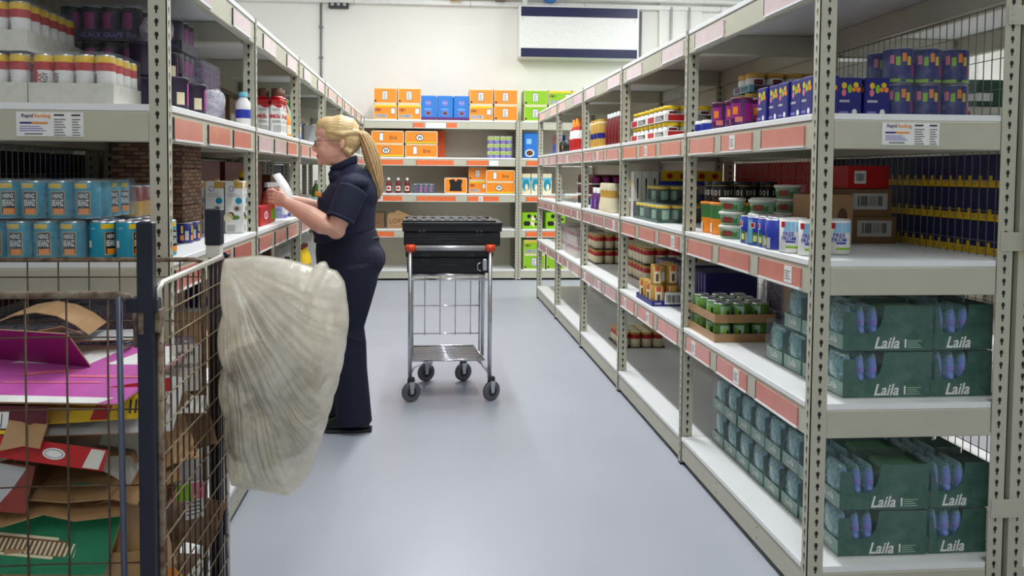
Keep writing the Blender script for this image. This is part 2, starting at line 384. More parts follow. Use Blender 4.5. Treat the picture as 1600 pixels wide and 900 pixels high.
# run across the next aisle
for k in range(3):
    bay(4.3, 4.2+(k+1)*RL, RZ, RL, RD, 1, 'shelving bay with orange label strips across the next aisle, '+['near end', 'middle', 'far end'][k], 'far right shelving bays', (None, 'strip_orange', 'strip_orange', 'strip_orange', 'strip_orange'), both=(k == 2), back=True)
# left run
for k in range(6):
    st = ['strip_red' if k < 2 else 'strip_mauve_glare']*5; st[0] = None; st[4] = 'strip_pale_glare'
    sp = {i: [(.06, .30), (.44, .30), (.80, .30)] for i in range(4)}; sp[4] = [(.18, .3), (.8, .3)]
    if k == 1: sp[3] = [(.06, .30, 'strip_pale_glare'), (.44, .30, 'strip_pale_glare'), (.8, .3)]
    b = bay(LX, LY+k*LL, LZ, LL, .653, -1, 'pale grey-green steel shelving bay on the left of the aisle, '+['nearest', 'second nearest', 'third nearest', 'third farthest', 'second farthest', 'farthest'][k]+' of six', 'left shelving bays', st, sp, both=(k == 5))
    if k == 0:
        sbn = [o for o in b.children if o.name.startswith('side_beam') and o.location.x < .1 and abs(o.location.z-LV[3]) < .01][0]
        notice(sbn, Matrix.Translation((-.0005, .33, -.062)) @ Matrix.Rotation(-PI/2, 4, 'Z'), 'white load notice sticker on the end beam')
for k in range(6):
    bay(LX-.653*2-.02, LY+(k+1)*LL, RZ, LL, .653, 1, 'shelving bay behind the left run, '+['near end', 'second from near end', 'third from near end', 'third from far end', 'second from far end', 'far end'][k], 'rear left shelving bays', (None,)*5, both=(k == 5))
# cross run on the back wall
BX, BY = -.87, 10.264
bays = [(BX, 1.985, {4: [(.68, .13), (.83, .26, 'white'), (1.1, .13)], 3: [(.14, .41), (.72, .47), (1.36, .27), (1.64, .12, 'white')], 2: [(.14, .4, 'strip_orange', .25), (.73, .49), (1.37, .4, 'strip_orange', .35)], 1: [(.14, .3), (.73, .49), (1.37, .4)]}, 'wide shelving bay with orange strips against the back wall, left one'),
        (BX+1.985+.04, 1.985, {3: [(.1, .4), (.7, .4), (1.4, .4)], 2: [(.1, .4), (.7, .4), (1.4, .4)], 1: [(.1, .5), (.7, .4), (1.4, .4)], 4: []}, 'wide shelving bay against the back wall, right one behind the right run')]
for i, (x, L, sp, lb) in enumerate(bays):
    bay(x, BY, 0, L, .6, -1, lb, 'back wall shelving bays', (None, 'strip_orange', 'strip_orange', 'strip_orange', 'strip_orange'), sp, both=True, back=True)
# wire mesh panels behind the near bays
def mesh_panel(x, y0, y1, z0, z1, label, px=.04, pz=.1):
    mb = MB(); y = y0
    while y <= y1: mb.box(x-.0012, x+.0012, y-.0012, y+.0012, z0, z1, 'wire'); y += px
    z = z0
    while z <= z1: mb.box(x-.0012, x+.0012, y0, y1, z-.0012, z+.0012, 'wire'); z += pz
    t = tag(empty('mesh_panel', (0, 0, 0)), label, 'mesh panel'); mb.build('wire_grid', t)
    MB().box(x-.004, x+.004, y0, y1, z1-.006, z1+.012, 'wire', .002).build('top_rail', t); MB().box(x-.004, x+.004, y0, y1, z0-.006, z0+.006, 'wire', .002).build('bottom_rail', t)
mesh_panel(RX+RD+.008, RY+.06, RY+RL*2-.03, .06, 1.945, 'galvanised wire mesh panel along the back of the nearest right bay')
mesh_panel(LX-.653-.01, LY+.06, LY+LL*2-.03, .06, 1.945, 'galvanised wire mesh panel along the back of the nearest left bay')

# ---------------------------------------------------------------- back wall fittings, ceiling lights
t = tag(empty('fan_heater', (2.005, Y1, 0)), 'white wall mounted fan heater with two dark grilles on the back wall', 'heater')
MB().box(-.81, .81, -.27, -.001, 2.917, 3.605, 'white', .012).build('casing', t)
for z0, z1 in ((2.925, 3.04), (3.46, 3.585)):
    g = MB().box(-.785, .785, -.275, -.271, z0, z1, 'deepnavy')
    for i in range(6): zz = z0+.01+i*(z1-z0-.02)/5; g.box(-.78, .78, -.279, -.2755, zz-.002, zz+.002, 'black')
    g.build('grille', t)
b = MB()
for sx in (-.77, .75): b.blob((sx, -.271, 3.43), (.008, .003, .008), 'midgrey', n=8, k=4)
b.build('screw_heads', t)
def pipe(name, pts, r, m, label, clips=()):
    t = tag(empty(name, pts[0]), label, 'pipe'); o = MB().tube(pts, r, m).build('pipe_run', t); o.location = -Vector(pts[0])
    for c in clips:
        q = MB().box(c[0]-r*1.8, c[0]+r*1.8, Y1-r*3, Y1-.001, c[2]-.015, c[2]+.015, 'midgrey', .003).build('pipe_clip', t); q.location = -Vector(pts[0])
pipe('conduit', [(-1.435, Y1-.02, 2.0), (-1.435, Y1-.02, 3.62)], .014, 'midgrey', 'slim grey vertical conduit left on the back wall', [(-1.435, 0, 2.9), (-1.435, 0, 3.3)])
pipe('conduit', [(3.31, Y1-.085, 2.0), (3.31, Y1-.085, 3.66)], .018, 'lightgrey', 'left of two vertical pipes right of the fan heater', [])
pipe('conduit', [(3.56, Y1-.085, 2.0), (3.56, Y1-.085, 3.66)], .018, 'lightgrey', 'right of two vertical pipes right of the fan heater', [])
pipe('conduit', [(2.9, Y1-.03, 2.0), (2.9, Y1-.03, 3.6)], .016, 'midgrey', 'dark vertical conduit beside the right edge of the fan heater', [])
pipe('service_pipe', [(1.28, Y1-.2, 3.58), (1.28, Y1-.2, 4.05)], .035, 'white', 'white pipe rising from the left end of the fan heater')
t = tag(empty('cable_trunking', (0, Y1, 0)), 'long white cable trunking running along the top of the back wall', 'trunking')
MB().box(-4.9, 8.1, -.09, -.001, 3.62, 3.68, 'white', .004).build('trunking_body', t)
for x in (-1.0, .55, 2.1, 4.0): MB().box(x, x+.012, -.093, -.002, 3.615, 3.685, 'lightgrey').build('joint_cover', t)
t = tag(empty('heating_pipe', (0, Y1, 0)), 'white horizontal pipe with fittings below the ceiling on the back wall', 'pipe')
MB().tube([(-4.8, -.17, 3.73), (8, -.17, 3.73)], .028, 'white').build('pipe_run', t)
for x, m in ((.35, 'gold'), (.95, 'brown'), (1.62, 'blue'), (-1.25, 'darkgrey')): MB().box(x-.07, x+.07, -.24, -.1, 3.67, 3.78, m, .01).build('pipe_fitting', t)
t = tag(empty('junction_box', (-1.2, Y1-.002, 3.6)), 'small dark junction box above the vertical conduit on the back wall', 'junction box')
MB().box(-.13, .13, -.07, 0, -.05, .05, 'darkgrey', .006).build('box_body', t)
for i in range(3): MB().tube([(-.08+i*.08, -.075, 0), (-.08+i*.08, -.07, 0)], .025, 'lightgrey').build('gland', t)
mat('lamp', (255, 255, 255), .5, emit=5.0)
for i, (x, y, pw) in enumerate(FIX):
    lb = 'white batten tube light over the '+('main' if x == .2 else 'left' if x < 0 else 'right' if x < 5 else 'far right')+' aisle, '+ORD[len([1 for a, b_, c_ in FIX[:i] if a == x])]+' from the near end'  # nearest main-aisle fitting is an added fill lamp behind the camera
    t = tag(empty('ceiling_light', (x, y, CEIL)), lb, 'light', 'ceiling tube lights over the '+('main' if x == .2 else 'left' if x < 0 else 'right' if x < 5 else 'far right')+' aisle')
    MB().box(-.09, .09, -.78, .78, -.06, -.001, 'white', .01).build('housing', t)
    for sx in (-.045, .045): MB().tube([(sx, -.74, -.08), (sx, .74, -.08)], .014, 'lamp').build('tube', t)
# ---------------------------------------------------------------- goods: one builder per kind
L1, L2, L3, L4, L5 = LV
def can_mesh(name, r, h, bands, extra=None, n=16, rim='tin'):
    # bands: [(z fraction, material)...] from the bottom; extra(mb) adds print
    pr = [(r*.93, 0, rim), (r, h*.02, bands[0][1])]
    for i, (f, m) in enumerate(bands):
        if i: pr.append((r, h*f, m))
    pr += [(r, h*.965, rim), (r*.93, h*.985, rim), (r*.93, h, rim), (r*.86, h, rim), (r*.85, h*.975, rim)]
    mb = MB().lathe(pr, rim, n)
    if extra: extra(mb, r+.0006, h)
    return mb.mesh(name)
def lump_film(W, D, H, m, seed=0, amp=.004, ins=.0, top=None):
    # wrinkled shrink film around a pack, open below
    r = random.Random(seed); mb = MB(); nx, nz = 10, 6; vs_ = []; fs = []
    per = []
    for i in range(nx): per.append((W*i/nx, 0))
    for i in range(6): per.append((W, D*i/6))
    for i in range(nx): per.append((W-W*i/nx, D))
    for i in range(6): per.append((0, D-D*i/6))
    n = len(per); cx, cy = W/2, D/2
    for j in range(nz+1):
        z = H*j/nz; tp = 1 if j < nz else .985
        for p in per:
            o = 1+(.003+r.uniform(0, amp))/max(W, D)*2
            vs_.append((cx+(p[0]-cx)*o*tp, cy+(p[1]-cy)*o*tp, z+(.003+r.uniform(0, amp) if j == nz else 0)))
    for j in range(nz):
        for i in range(n): fs.append((j*n+i, j*n+(i+1) % n, (j+1)*n+(i+1) % n, (j+1)*n+i))
    vs_.append((cx, cy, H+.004)); c = len(vs_)-1
    for i in range(n): fs.append((nz*n+i, nz*n+(i+1) % n, c))
    return mb.add(vs_, fs, m, None, True)
def pack(name, canm, part, nx, ny, r, h, tray=None, trayh=.03, filmm=None, seed=0, deco=None, layers=1, gap=.001, trayname='carton_tray', card=None):
    def fn():
        p = 2*r+gap; W, D = nx*p+.004, ny*p+.004; t = empty(name)
        lift = .003 if tray else 0; lh = h+(.003 if card else .0008)
        if tray:
            mb = MB(); q = .002
            mb.box(-q, W+q, -q, D+q, 0, .002, tray)
            for a in ((-q, W+q, -q, 0), (-q, W+q, D, D+q), (-q, 0, 0, D), (W, W+q, 0, D)): mb.box(a[0], a[1], a[2], a[3], .002, trayh, tray)
            if deco: deco(mb, W, D, trayh)
            mb.build(trayname, t)
        for l in range(layers):
            for j in range(ny):
                for i in range(nx):
                    if 0 < i < nx-1 and 0 < j < ny-1 and l < layers-1: continue   # never seen inside a full layer
                    inst(part, canm, t, (.002+r+i*p, .002+r+j*p, lift+l*lh), random.Random(i*7+j*3+l).uniform(-1.3, .5) if (seed % 2 or seed == 6) else 0)
            if card and l < layers-1: MB().box(0, W, 0, D, lift+l*lh+h+.0003, lift+l*lh+h+.0025, card).build('layer_card', t)
        if filmm: lump_film(W, D, lift+layers*lh, filmm, seed).build('shrink_film', t)
        return t
    return fn
def faces(mb, face, w, d, h):   # matrix that carries print from the local -y face to another face of a w,d,h box standing on 0..w,0..d
    return {'-y': Matrix.Identity(4), '-x': Matrix.Translation((0, d, 0)) @ Matrix.Rotation(-PI/2, 4, 'Z'), '+x': Matrix.Translation((w, 0, 0)) @ Matrix.Rotation(PI/2, 4, 'Z'),
            '+z': Matrix.Translation((0, 0, h)) @ Matrix.Rotation(-PI/2, 4, 'X')}[face]
def boxy(name, w, d, h, m, deco=None, b=.002, fm=None, parts=None):
    def fn():
        mb = MB().box(0, w, 0, d, 0, h, m, b, None, fm)
        if deco: deco(mb, w, d, h)
        if not parts: return mb.build(name)
        t = empty(name); mb.build('box_body', t); parts(t, w, d, h); return t
    return fn
def bottle(name, pr, body, cap, capr, z0, z1, extra=None, caplabel=None):
    def fn():
        t = empty(name); mb = MB().lathe(pr, body, 14)
        if extra: extra(mb)
        mb.build('bottle_body', t); c = MB().lathe([(capr, z0), (capr, z1-.002), (capr*.9, z1)], cap, 12).build('cap', t)
        return t
    return fn

# --- left run, fourth shelf: energy drinks, black grape cans, purple packs
def e1(mb, r, h):
    mb.text('ENERGY', 0, h*.40, .014, 'darkgrey', wrap=r, a0=12, vert=True, bold=True, w=.062); mb.text('MAX', 0, h*.46, .012, 'red', wrap=r, a0=-16, vert=True, bold=True, w=.04)
    mb.patch(r, -70, -30, h*.2, h*.72, 'red')
ecan = can_mesh('can', .0285, .143, [(0, 'white'), (.66, 'red'), (.83, 'yellow')], e1)
ep = pack('energy_drink_tray', ecan, 'can', 4, 6, .0285, .143, 'offwhite', .06, 'clearfilm', 3)
for i, (x, y, z, r, lb) in enumerate([(-1.160, 2.455, L4, .0, 'open white tray of yellow-topped energy cans, lower one nearest the left shelf post'),
        (-1.403, 2.455, L4, 0, 'yellow-topped energy cans in a white tray, lower one cut by the left photo edge'),
        (-1.403, 2.46, L4+.152, 0, 'upper white tray of yellow-topped energy cans stacked at the left photo edge'),
        (-1.405, 2.85, L4+.152, 0, 'upper tray of yellow-topped energy cans, behind another upper tray'),
        (-1.405, 2.85, L4, 0, 'lower tray of yellow-topped energy cans hidden behind the front trays')]):
    place('energy', ep, x, y, z, r, lb, 'drinks', 'trays of energy drink cans on the left')
def g1(mb, r, h): mb.patch(r, 20, 75, h*.15, h*.8, 'magenta'); mb.patch(r, -60, -25, h*.3, h*.75, 'purple')
gcan = can_mesh('can', .033, .115, [(0, 'black'), (.12, 'darkpurple'), (.85, 'black')], g1)
def gd(mb, W, D, H):
    mb.text('BLACK GRAPE', W*.55, H*.5, H*.42, 'lilac', y=-.0027, bold=True, w=W*.5); mb.text('Rio', W*.9, H*.5, H*.4, 'lilac', y=-.0027)
gp = pack('grape_drink_pack', gcan, 'can', 4, 3, .033, .115, 'darkpurple', .04, 'clearfilm', 5, gd)
for k in range(3):
    place('grape', gp, -1.247, 2.83, L4+k*.121, 0, ['lowest', 'middle', 'topmost'][k]+' of the dark packs of black grape cans behind the energy cans', 'drinks', 'stack of black grape can packs')
    place('grape', gp, -1.172, 3.04, L4+k*.121, 0, ['lowest', 'middle', 'topmost'][k]+' pack in the rear stack of black grape cans on the left', 'drinks', 'rear stack of black grape can packs')
pp = pack('grape_drink_pack', gcan, 'can', 4, 3, .033, .115, None, .0, 'lilacfilm', 8)
for i, (x, y, z, r, lb) in enumerate([(-.82, 3.25, L4, 0, 'lower pack of dark cans in hazy lilac film beside the blue and white bottle'), (-.83, 3.245, L4+.121, .03, 'upper pack of dark cans in hazy lilac film by the second left post'),
        (-1.04, 3.27, L4+.121, .0, 'hazy film wrapped dark cans deep on the shelf, upper one'), (-1.04, 3.27, L4, .0, 'hazy film wrapped dark cans deep on the shelf, lower one')]):
    place('purplepack', pp, x-.05, y, z, r+LZ, lb, 'drinks', 'film wrapped dark can packs on the left shelf')
def g2(mb, r, h): mb.patch(r, 30, 80, h*.1, h*.85, 'magenta'); mb.patch(r, 5, 25, h*.1, h*.4, 'cream')
tub = lambda: MB().lathe([(.040, 0), (.044, .004), (.044, .1, 'black'), (.046, .1), (.046, .108), (.04, .11)], 'darkpurple', 18).patch(.0446, 60, 130, .02, .09, 'magenta').patch(.0446, 10, 45, .02, .06, 'cream').build('drink_tub')
place('dtub', tub, -.83, 2.72, L4, .3, 'dark purple round tub with magenta patch at the shelf edge, nearest the near left post', 'tub', 'dark purple tubs')
place('dtub', tub, -.83, 2.93, L4, .2, 'dark purple round tub at the shelf edge beside the hazy wrapped packs', 'tub', 'dark purple tubs')
for x, y, lb in ((-.927, 2.725, 'nearer dark tub in the upper pair lying under crumpled film'), (-.927, 2.93, 'farther dark tub in the upper pair lying under crumpled film')):
    place('dtub', tub, x, y, L4, 1, lb, 'tub', 'dark purple tubs'); 
place('dtub', tub, -.927, 2.725, L4+.112, .5, 'stacked dark tub, upper one nearer the post', 'tub', 'dark purple tubs'); place('dtub', tub, -.927, 2.93, L4+.112, .5, 'stacked dark tub, upper one beside the hazy pack', 'tub', 'dark purple tubs')
def crumple(name, rx, ry, rz, m, seed, amp=.25):
    def fn():
        mb = MB().blob((0, 0, rz), (rx, ry, rz), m, None, 28, 16); o = []
        for v in mb.v:
            p = Vector(v); q = noise.noise(p*14+Vector((seed, 0, 0)))+.5*noise.noise(p*34+Vector((seed, 0, 0))); f = 1+amp*q
            o.append((p.x*f, p.y*f, max(0, p.z*f)))
        mb.v = o; return mb.build(name)
    return fn
place('crum1', crumple('crumpled_film', .05, .07, .055, 'milkyfilm', 3), -.81, 3.08, L4, 0, 'crumpled pale torn shrink film hanging beside the dark tub', 'plastic film')
place('crum1', None, -.93, 2.86, L4+.2245, 0, 'crumpled pale torn shrink film lying on the stacked dark tubs', 'plastic film')
wbp = [(.032, 0), (.036, .006), (.036, .04, 'royal'), (.036, .085, 'white'), (.036, .12), (.016, .15), (.016, .155)]
place('wb', bottle('squeeze_bottle', wbp, 'white', 'paleteal', .022, .15, .175), -.80, 3.572, L4, 0, 'white squeeze bottle with blue label and pale teal cap on the upper left shelf', 'bottle').scale = (.88, .88, .84)
# milk: white bottles with a wavy red top
def milk():
    t = empty('milk_bottle'); w = .068
    mb = MB().box(0, w, 0, w, 0, .175, 'white', .01)
    mb.box(-.0008, w+.0008, -.0008, w+.0008, .168, .205, 'red', .012); mb.lathe([(.038, .205), (.03, .215)], 'red', 12, Matrix.Translation((w/2, w/2, 0)))
    for fc in ('-y', '+x', '-x'):
        X = faces(None, fc, w, w, 0)
        mb.add([(0.002, -.001, .17)]+[(w*i/10, -.001, .158+.008*math.sin(i*PI/5)) for i in range(11)]+[(w-.002, -.001, .17)], [tuple(range(13))], 'red', X)
        mb.text('FRESH', w/2, .14, .010, 'darkgrey', X, -.0012); mb.text('Milk', w/2, .105, .024, 'red', X, -.0012, bold=True); mb.lines(.015, .07, .07, .085, 3, 'midgrey', X, -.0012); mb.quad(.02, .065, .02, .055, 'lightgrey', X=X, y=-.0011)
    mb.build('bottle_body', t); MB().lathe([(.028, .215), (.03, .22), (.03, .252), (.026, .256)], 'brown', 14, T(w/2, w/2)).build('cap', t); return t
for i, (x, y) in enumerate(((-.858, 4.45), (-.93, 4.45), (-.858, 4.53))):
    place('milk', milk, x, y, L4, 0, 'white milk bottle with wavy red top, '+['right one at the shelf edge', 'left one beside the post', 'rear one behind the right one'][i], 'bottle', 'red-topped milk bottles')
sauce = [(.028, 0), (.033, .01), (.033, .1), (.026, .14), (.012, .17), (.012, .18)]
def scol(c, cap, h=1, lab='cream'):
    pr = [(a, b*h, c) for a, b in sauce]; return bottle('sauce_bottle', pr, c, cap, .016, .175*h, .2*h, lambda mb: mb.patch(.0336, -60, 60, .02*h, .085*h, lab))
def items(key, fn, cat, group, rz, rows): # rows: (x, y, z, label)
    for x, y, z, lb in rows: place(key, fn, x, y, z, rz, lb, cat, group)
items('so', scol('orange', 'red', .8), 'bottle', 'sauce bottles on the upper left shelf', LZ, [(-.81, 4.66, L4, 'short orange sauce bottle with red cap beside the milk bottles'), (-.88, 4.68, L4, 'short orange sauce bottle with red cap beside the green bottle')])
items('sg', scol('palegreen', 'leafgreen', 1.1, 'teal'), 'bottle', None, LZ, [(-.82, 4.74, L4, 'pale green bottle just before the third left post')])
place('cer_g', boxy('cereal_box', .2, .07, .25, 'leafgreen', lambda m, w, d, h: (m.quad(0, w, h*.86, h, 'mudred'), m.oval(w/2, h*.5, .06, .05, 'yellow'))), -.86, 5.15, L4, LZ, 'tall green box with red top band beyond the third left post', 'box')
place('cer_b', boxy('blue_box', .2, .12, .1, 'royal', lambda m, w, d, h: (m.quad(.02, w-.05, .02, .05, 'white'), m.oval(w*.7, h*.7, .03, .02, 'yellow'))), -.80, 5.0, L4, LZ, 'low royal blue box at the shelf edge in front of the green box', 'box')
place('cer_g', None, -.88, 5.42, L4, LZ, 'tall green box with red top band, farther one behind the face', 'box')
# --- left run, third shelf: beans
def bn(mb, r, h):
    mb.patch(r, 20, 80, h*.80, h*.93, 'yellow')
    g = r+.0005
    for s in (0,):
        mb.patch(r, 35, 95, h*.1, h*.72, 'gold', n=6); mb.patch(g, 39, 91, h*.13, h*.70, 'black', n=6)
        mb.text('HEINZ', 0, h*.6, h*.11, 'white', wrap=g+.0005, a0=65, w=.028, bold=True); mb.text('BEANZ', 0, h*.42, h*.17, 'white', wrap=g+.0005, a0=65, w=.031, bold=True)
        mb.patch(g+.0003, 45, 88, h*.13, h*.27, 'orange')
    mb.patch(r, -45, -25, h*.3, h*.48, 'white'); mb.patch(r, -85, -60, h*.25, h*.5, 'paleteal'); mb.patch(r, -30, -5, h*.78, h*.84, 'paleteal')
bcan = can_mesh('can', .0375, .112, [(0, 'teal')], bn, 20)
bp0 = pack('bean_can_pack', bcan, 'can', 5, 4, .0375, .112, None, 0, 'bluefilm', 6)
bp1 = pack('bean_can_pack', bcan, 'can', 3, 4, .0375, .112, None, 0, None, 6)
place('beans_a', bp0, -1.405, 2.462, L3, 0, 'lower film wrapped pack of teal bean cans at the left photo edge', 'canned food', 'packs of teal bean cans')
place('beans_a', None, -1.362, 2.462, L3+.12, 0, 'upper film wrapped pack of teal bean cans stacked at the left photo edge', 'canned food', 'packs of teal bean cans')
def MB_single(me, name):
    o = bpy.data.objects.new(name, me); C.objects.link(o); return o
for i in range(3):
    for j in range(2):
        place('bcan', lambda: MB_single(bcan.copy(), 'bean_can'), -.978+.0765*i, 2.505+.08*j, L3, .12*(i-1), 'loose teal bean can, '+['left', 'middle', 'right'][i]+' one in the '+['front', 'back'][j]+' row by the near left post', 'can', 'loose teal bean cans')
def jr(mb, r, h): mb.patch(r, -60, 60, h*.55, h*.9, 'mudred'); mb.patch(r, -25, 15, h*.5, h*.8, 'cream')
jcan = can_mesh('pot', .041, .105, [(0, 'gold'), (.5, 'mudred')], jr)
jp = pack('dessert_pot_pack', jcan, 'pot', 4, 2, .041, .105, None, 0, 'clearfilm', 4, None)
def jp2():
    t = jp(); X = Matrix.Translation((.27, -.004, .02)) @ Matrix.Rotation(.12, 4, 'Y')
    mb = MB().box(-.02, .03, -.001, 0, 0, .075, 'white', 0, X); mb.bars(-.012, .022, .015, .055, 'darkgrey', X, -.0018); mb.build('barcode_label', t); return t
for k in range(2): place('jp', jp2, -1.30, 2.77, L3+.0+k*.108, 0, ['lower', 'upper'][k]+' pack of red and amber pots with barcode label behind the bean cans', 'canned food', 'packs of red and amber pots')
brick = mat('brickprint', (96, 66, 52), .7, 0, .3, 40, stretch=(1, 1, 4), col2=(58, 40, 34))
def bkbox(m, w, d, h):
    for i in range(9):
        for j in range(5): 
            for fc in ('-y', '+x'): m.quad(j*w/5+(i % 2)*w/10+.003, min(w, (j+1)*w/5+(i % 2)*w/10-.003), i*h/9+.002, (i+1)*h/9-.002, 'darkkraft' if (i+j) % 3 else 'brown', X=faces(0, fc, w, d, h) if fc == '-y' else faces(0, fc, w, d, h))
for k in range(3): place('bk', boxy('wine_box', .25, .25, .135, 'brickprint', bkbox), -1.15, 3.03, L3+k*.137, 0, ['lowest', 'middle', 'topmost'][k]+' of the stacked boxes printed with a brown brick pattern', 'box', 'brick patterned boxes')
def navycan(mb, r, h):
    for a in (-40, 20, 70): mb.patch(r, a, a+18, h*.15, h*.4, 'orange'); mb.patch(r, a+4, a+14, h*.5, h*.85, 'yellow')
    mb.patch(r, -15, 5, h*.15, h*.6, 'lightgrey'); mb.patch(r, 45, 60, h*.5, h*.8, 'lime')
ncan = can_mesh('can', .038, .075, [(0, 'navy')], navycan)
for i, (x, y) in enumerate(((-.90, 3.03), (-.90, 3.12), (-.98, 3.04), (-.98, 3.13))):
    place('ncan', lambda: MB_single(ncan, 'fruit_can'), x, y, L3, LZ*.5, 'short navy fruit can with orange slices, '+['front left', 'front right', 'rear left', 'rear right'][i]+' of the four before the cartons', 'can', 'short navy fruit cans')
def almond(m, w, d, h):
    for fc in ('-y', '-x', '+x'):
        X = faces(0, fc, w, d, h)
        m.quad(w*.5, w*.98, h*.86, h*.985, 'gold', X=X); m.oval(w*.35, h*.85, .011, .012, 'lilac', X=X); m.oval(w*.35, h*.85, .008, .009, 'white', X=X, y=-.0009)
        m.oval(w*.75, h*.62, .014, .014, 'teal', X=X); m.oval(w*.65, h*.47, .016, .014, 'lightgrey', X=X); m.oval(w*.65, h*.47, .008, .008, 'brown', X=X, y=-.0009)
        m.oval(w*.3, h*.36, .016, .01, 'brown', X=X); m.oval(w*.55, h*.3, .02, .01, 'leafgreen', X=X); m.oval(w*.18, h*.3, .02, .02, 'cream', X=X); m.quad(w*.1, w*.55, h*.03, h*.16, 'lightgrey', X=X)
        m.lines(w*.15, w*.8, h*.7, h*.78, 3, 'lightgrey', X)
def acap(t, w, d, h): MB().lathe([(.014, h), (.014, h+.006), (.012, h+.007)], 'gold', 12, T(w*.5, d*.5)).build('cap', t)
for i, (x, y, lb) in enumerate([(-.863, 3.50, 'at the shelf edge by the second post'), (-.945, 3.50, 'second from the shelf edge'), (-1.045, 3.50, 'third, behind the cage post'), (-1.11, 3.46, 'deepest in the shade'),
        (-1.20, 3.42, 'half hidden beside the brick boxes')]):
    place('alm', boxy('almond_milk_carton', .077, .072, .222, 'white', almond, .003, None, acap), x, y, L3, .0, 'tall white drink carton with gold corner, '+lb, 'carton', 'tall white drink cartons')
place('trp', boxy('tray_box', .25, .3, .12, 'kraft', lambda m, w, d, h: (m.quad(.02, .1, .02, .1, 'lightgrey'), m.lines(.13, .22, .03, .08, 3, 'brown'))), -1.16, 3.30, L3, LZ, 'plain brown box under the red and cream boxes at the shelf back', 'box')
def redbx(m, w, d, h):
    m.quad(0, w*.36, 0, h, 'red'); m.oval(w*.18, h*.65, .03, .03, 'darkgreen', y=-.001); m.text('Uncle', w*.18, h*.66, .014, 'white', y=-.0014, w=.045); m.oval(w*.18, h*.2, .022, .012, 'white', y=-.001)
    for i in range(3): m.oval(w*(.5+i*.18), h*.5, .012, .03, 'brown', y=-.001); m.quad(w*(.41+i*.18), w*(.55+i*.18), 0, h*.3, 'salmon', y=-.0008)
for i in range(3):
    place('rb%d' % (i == 0), boxy('food_box', .12, .12, .165, 'salmon' if i else 'red', (lambda m, w, d, h: (m.oval(w*.5, h*.65, .045, .03, 'darkgreen', y=-.001), m.text('Rice', w*.5, h*.66, .02, 'white', y=-.0014), m.oval(w*.5, h*.22, .03, .014, 'white', y=-.001))) if not i else (lambda m, w, d, h: (m.oval(w*.5, h*.55, .015, .035, 'brown', y=-.001), m.quad(0, w, 0, h*.3, 'cream', y=-.0008)))),
          -1.12, 3.28+i*.135, L3+.122+.0, LZ, ['red food box with dark green oval at the back of the carton shelf', 'cream and salmon food box beside the red one at the shelf back', 'salmon food box farthest of three at the shelf back'][i], 'box')
def dkb(c): return bottle('dark_bottle', [(.03, 0), (.032, .01), (.032, .11), (.014, .15), (.013, .17)], 'black', c, .016, .165, .185, lambda mb: mb.patch(.0326, -70, 70, .03, .09, 'paleteal'))
for i in range(4): place('dkb', dkb('white'), -1.3, 3.62+i*.08, L3+.125*0, LZ, 'dark bottle with pale teal label, '+ORD[i]+' from the near end behind the cartons', 'bottle', 'dark bottles at the shelf back')
# --- left run, second bay, third shelf
place('jar', bottle('pickle_jar', [(.045, 0), (.048, .01), (.048, .12), (.04, .14)], 'brown', 'yellow', .043, .135, .165, lambda mb: mb.patch(.0486, -60, 60, .02, .09, 'mudred')), -.88, 4.02, L3+.1, LZ, 'brown jar with yellow lid on the red tray beside the paper', 'jar')
place('rtr', boxy('red_tray', .27, .2, .095, 'red', lambda m, w, d, h: (m.oval(w*.5, h*.5, .05, .02, 'white'), m.oval(w*.5, h*.5, .04, .013, 'pink', y=-.001))), -.80, 3.92, L3, LZ, 'red carton tray with white oval just past the second left post', 'tray')
items('org', scol('deeporange', 'deeporange', .8, 'lime'), 'bottle', 'orange bottles beside the red tray', LZ, [(-.84, 4.25, L3, 'orange bottle beside the red tray, nearer one'), (-.84, 4.33, L3, 'orange bottle beside the red tray, farther one')])
items('crum2', crumple('film_bag', .08, .07, .04, 'bluefilm', 9), 'plastic bag', 'clear film bags on the left shelf', LZ, [(-.83, 5.86, L3, 'clear crumpled bag on the shelf beyond the reaching arm'), (-.85, 4.5, L3, 'clear crumpled bag at the shelf edge under the hands')])
vj = bottle('vitamin_jar', [(.034, 0), (.036, .006), (.036, .085), (.026, .1)], 'lilac', 'white', .028, .096, .12, lambda mb: mb.patch(.0366, -70, 70, .02, .07, 'white'))
items('vj', vj, 'jar', 'white capped jars', LZ, [(-.84, 4.68, L3, 'lilac jar with white cap before the third left post'), (-.84, 4.86, L3, 'lilac jar with white cap just behind the third left post'), (-.84, 4.95, L3, 'lilac jar with white cap, second behind the third left post')])
ket = bottle('ketchup_bottle', [(.03, 0), (.035, .01), (.035, .1), (.028, .14), (.015, .17)], 'darkred', 'white', .018, .165, .195, lambda mb: mb.patch(.0356, -50, 50, .03, .09, 'white').patch(.036, -30, 30, .045, .075, 'red'))
for i in range(6): place('ket', ket, -1.0, 5.1+i*.085, L3, LZ, 'red sauce bottle with white cap, '+ORD[i]+' of six beyond the third left post', 'bottle', 'row of red sauce bottles on the left')
for i in range(4): place('ket', None, -1.0, 5.98+i*.085, L3, LZ, 'red sauce bottle with white cap, '+ORD[i]+' of four beside the neck', 'bottle', 'farther red sauce bottles on the left')
dk = lambda m, w, d, h: [m.oval(w*(.2+.2*i), h*(.3+.25*(i % 2)), .03, .03, ['mudred', 'leafgreen', 'brown'][i % 3]) for i in range(4)]
for k, (y, z) in enumerate(((3.70, L3), (4.26, L3), (4.88, L3), (5.44, L3))):
    place('drk', boxy('dark_food_case', .5, .18, .32, 'maroon', dk), -1.2, y, z, LZ, 'dark red patterned case at the back of the left shelf, '+ORD[k]+' past the cartons', 'box', 'dark cases at the back of the left shelf')
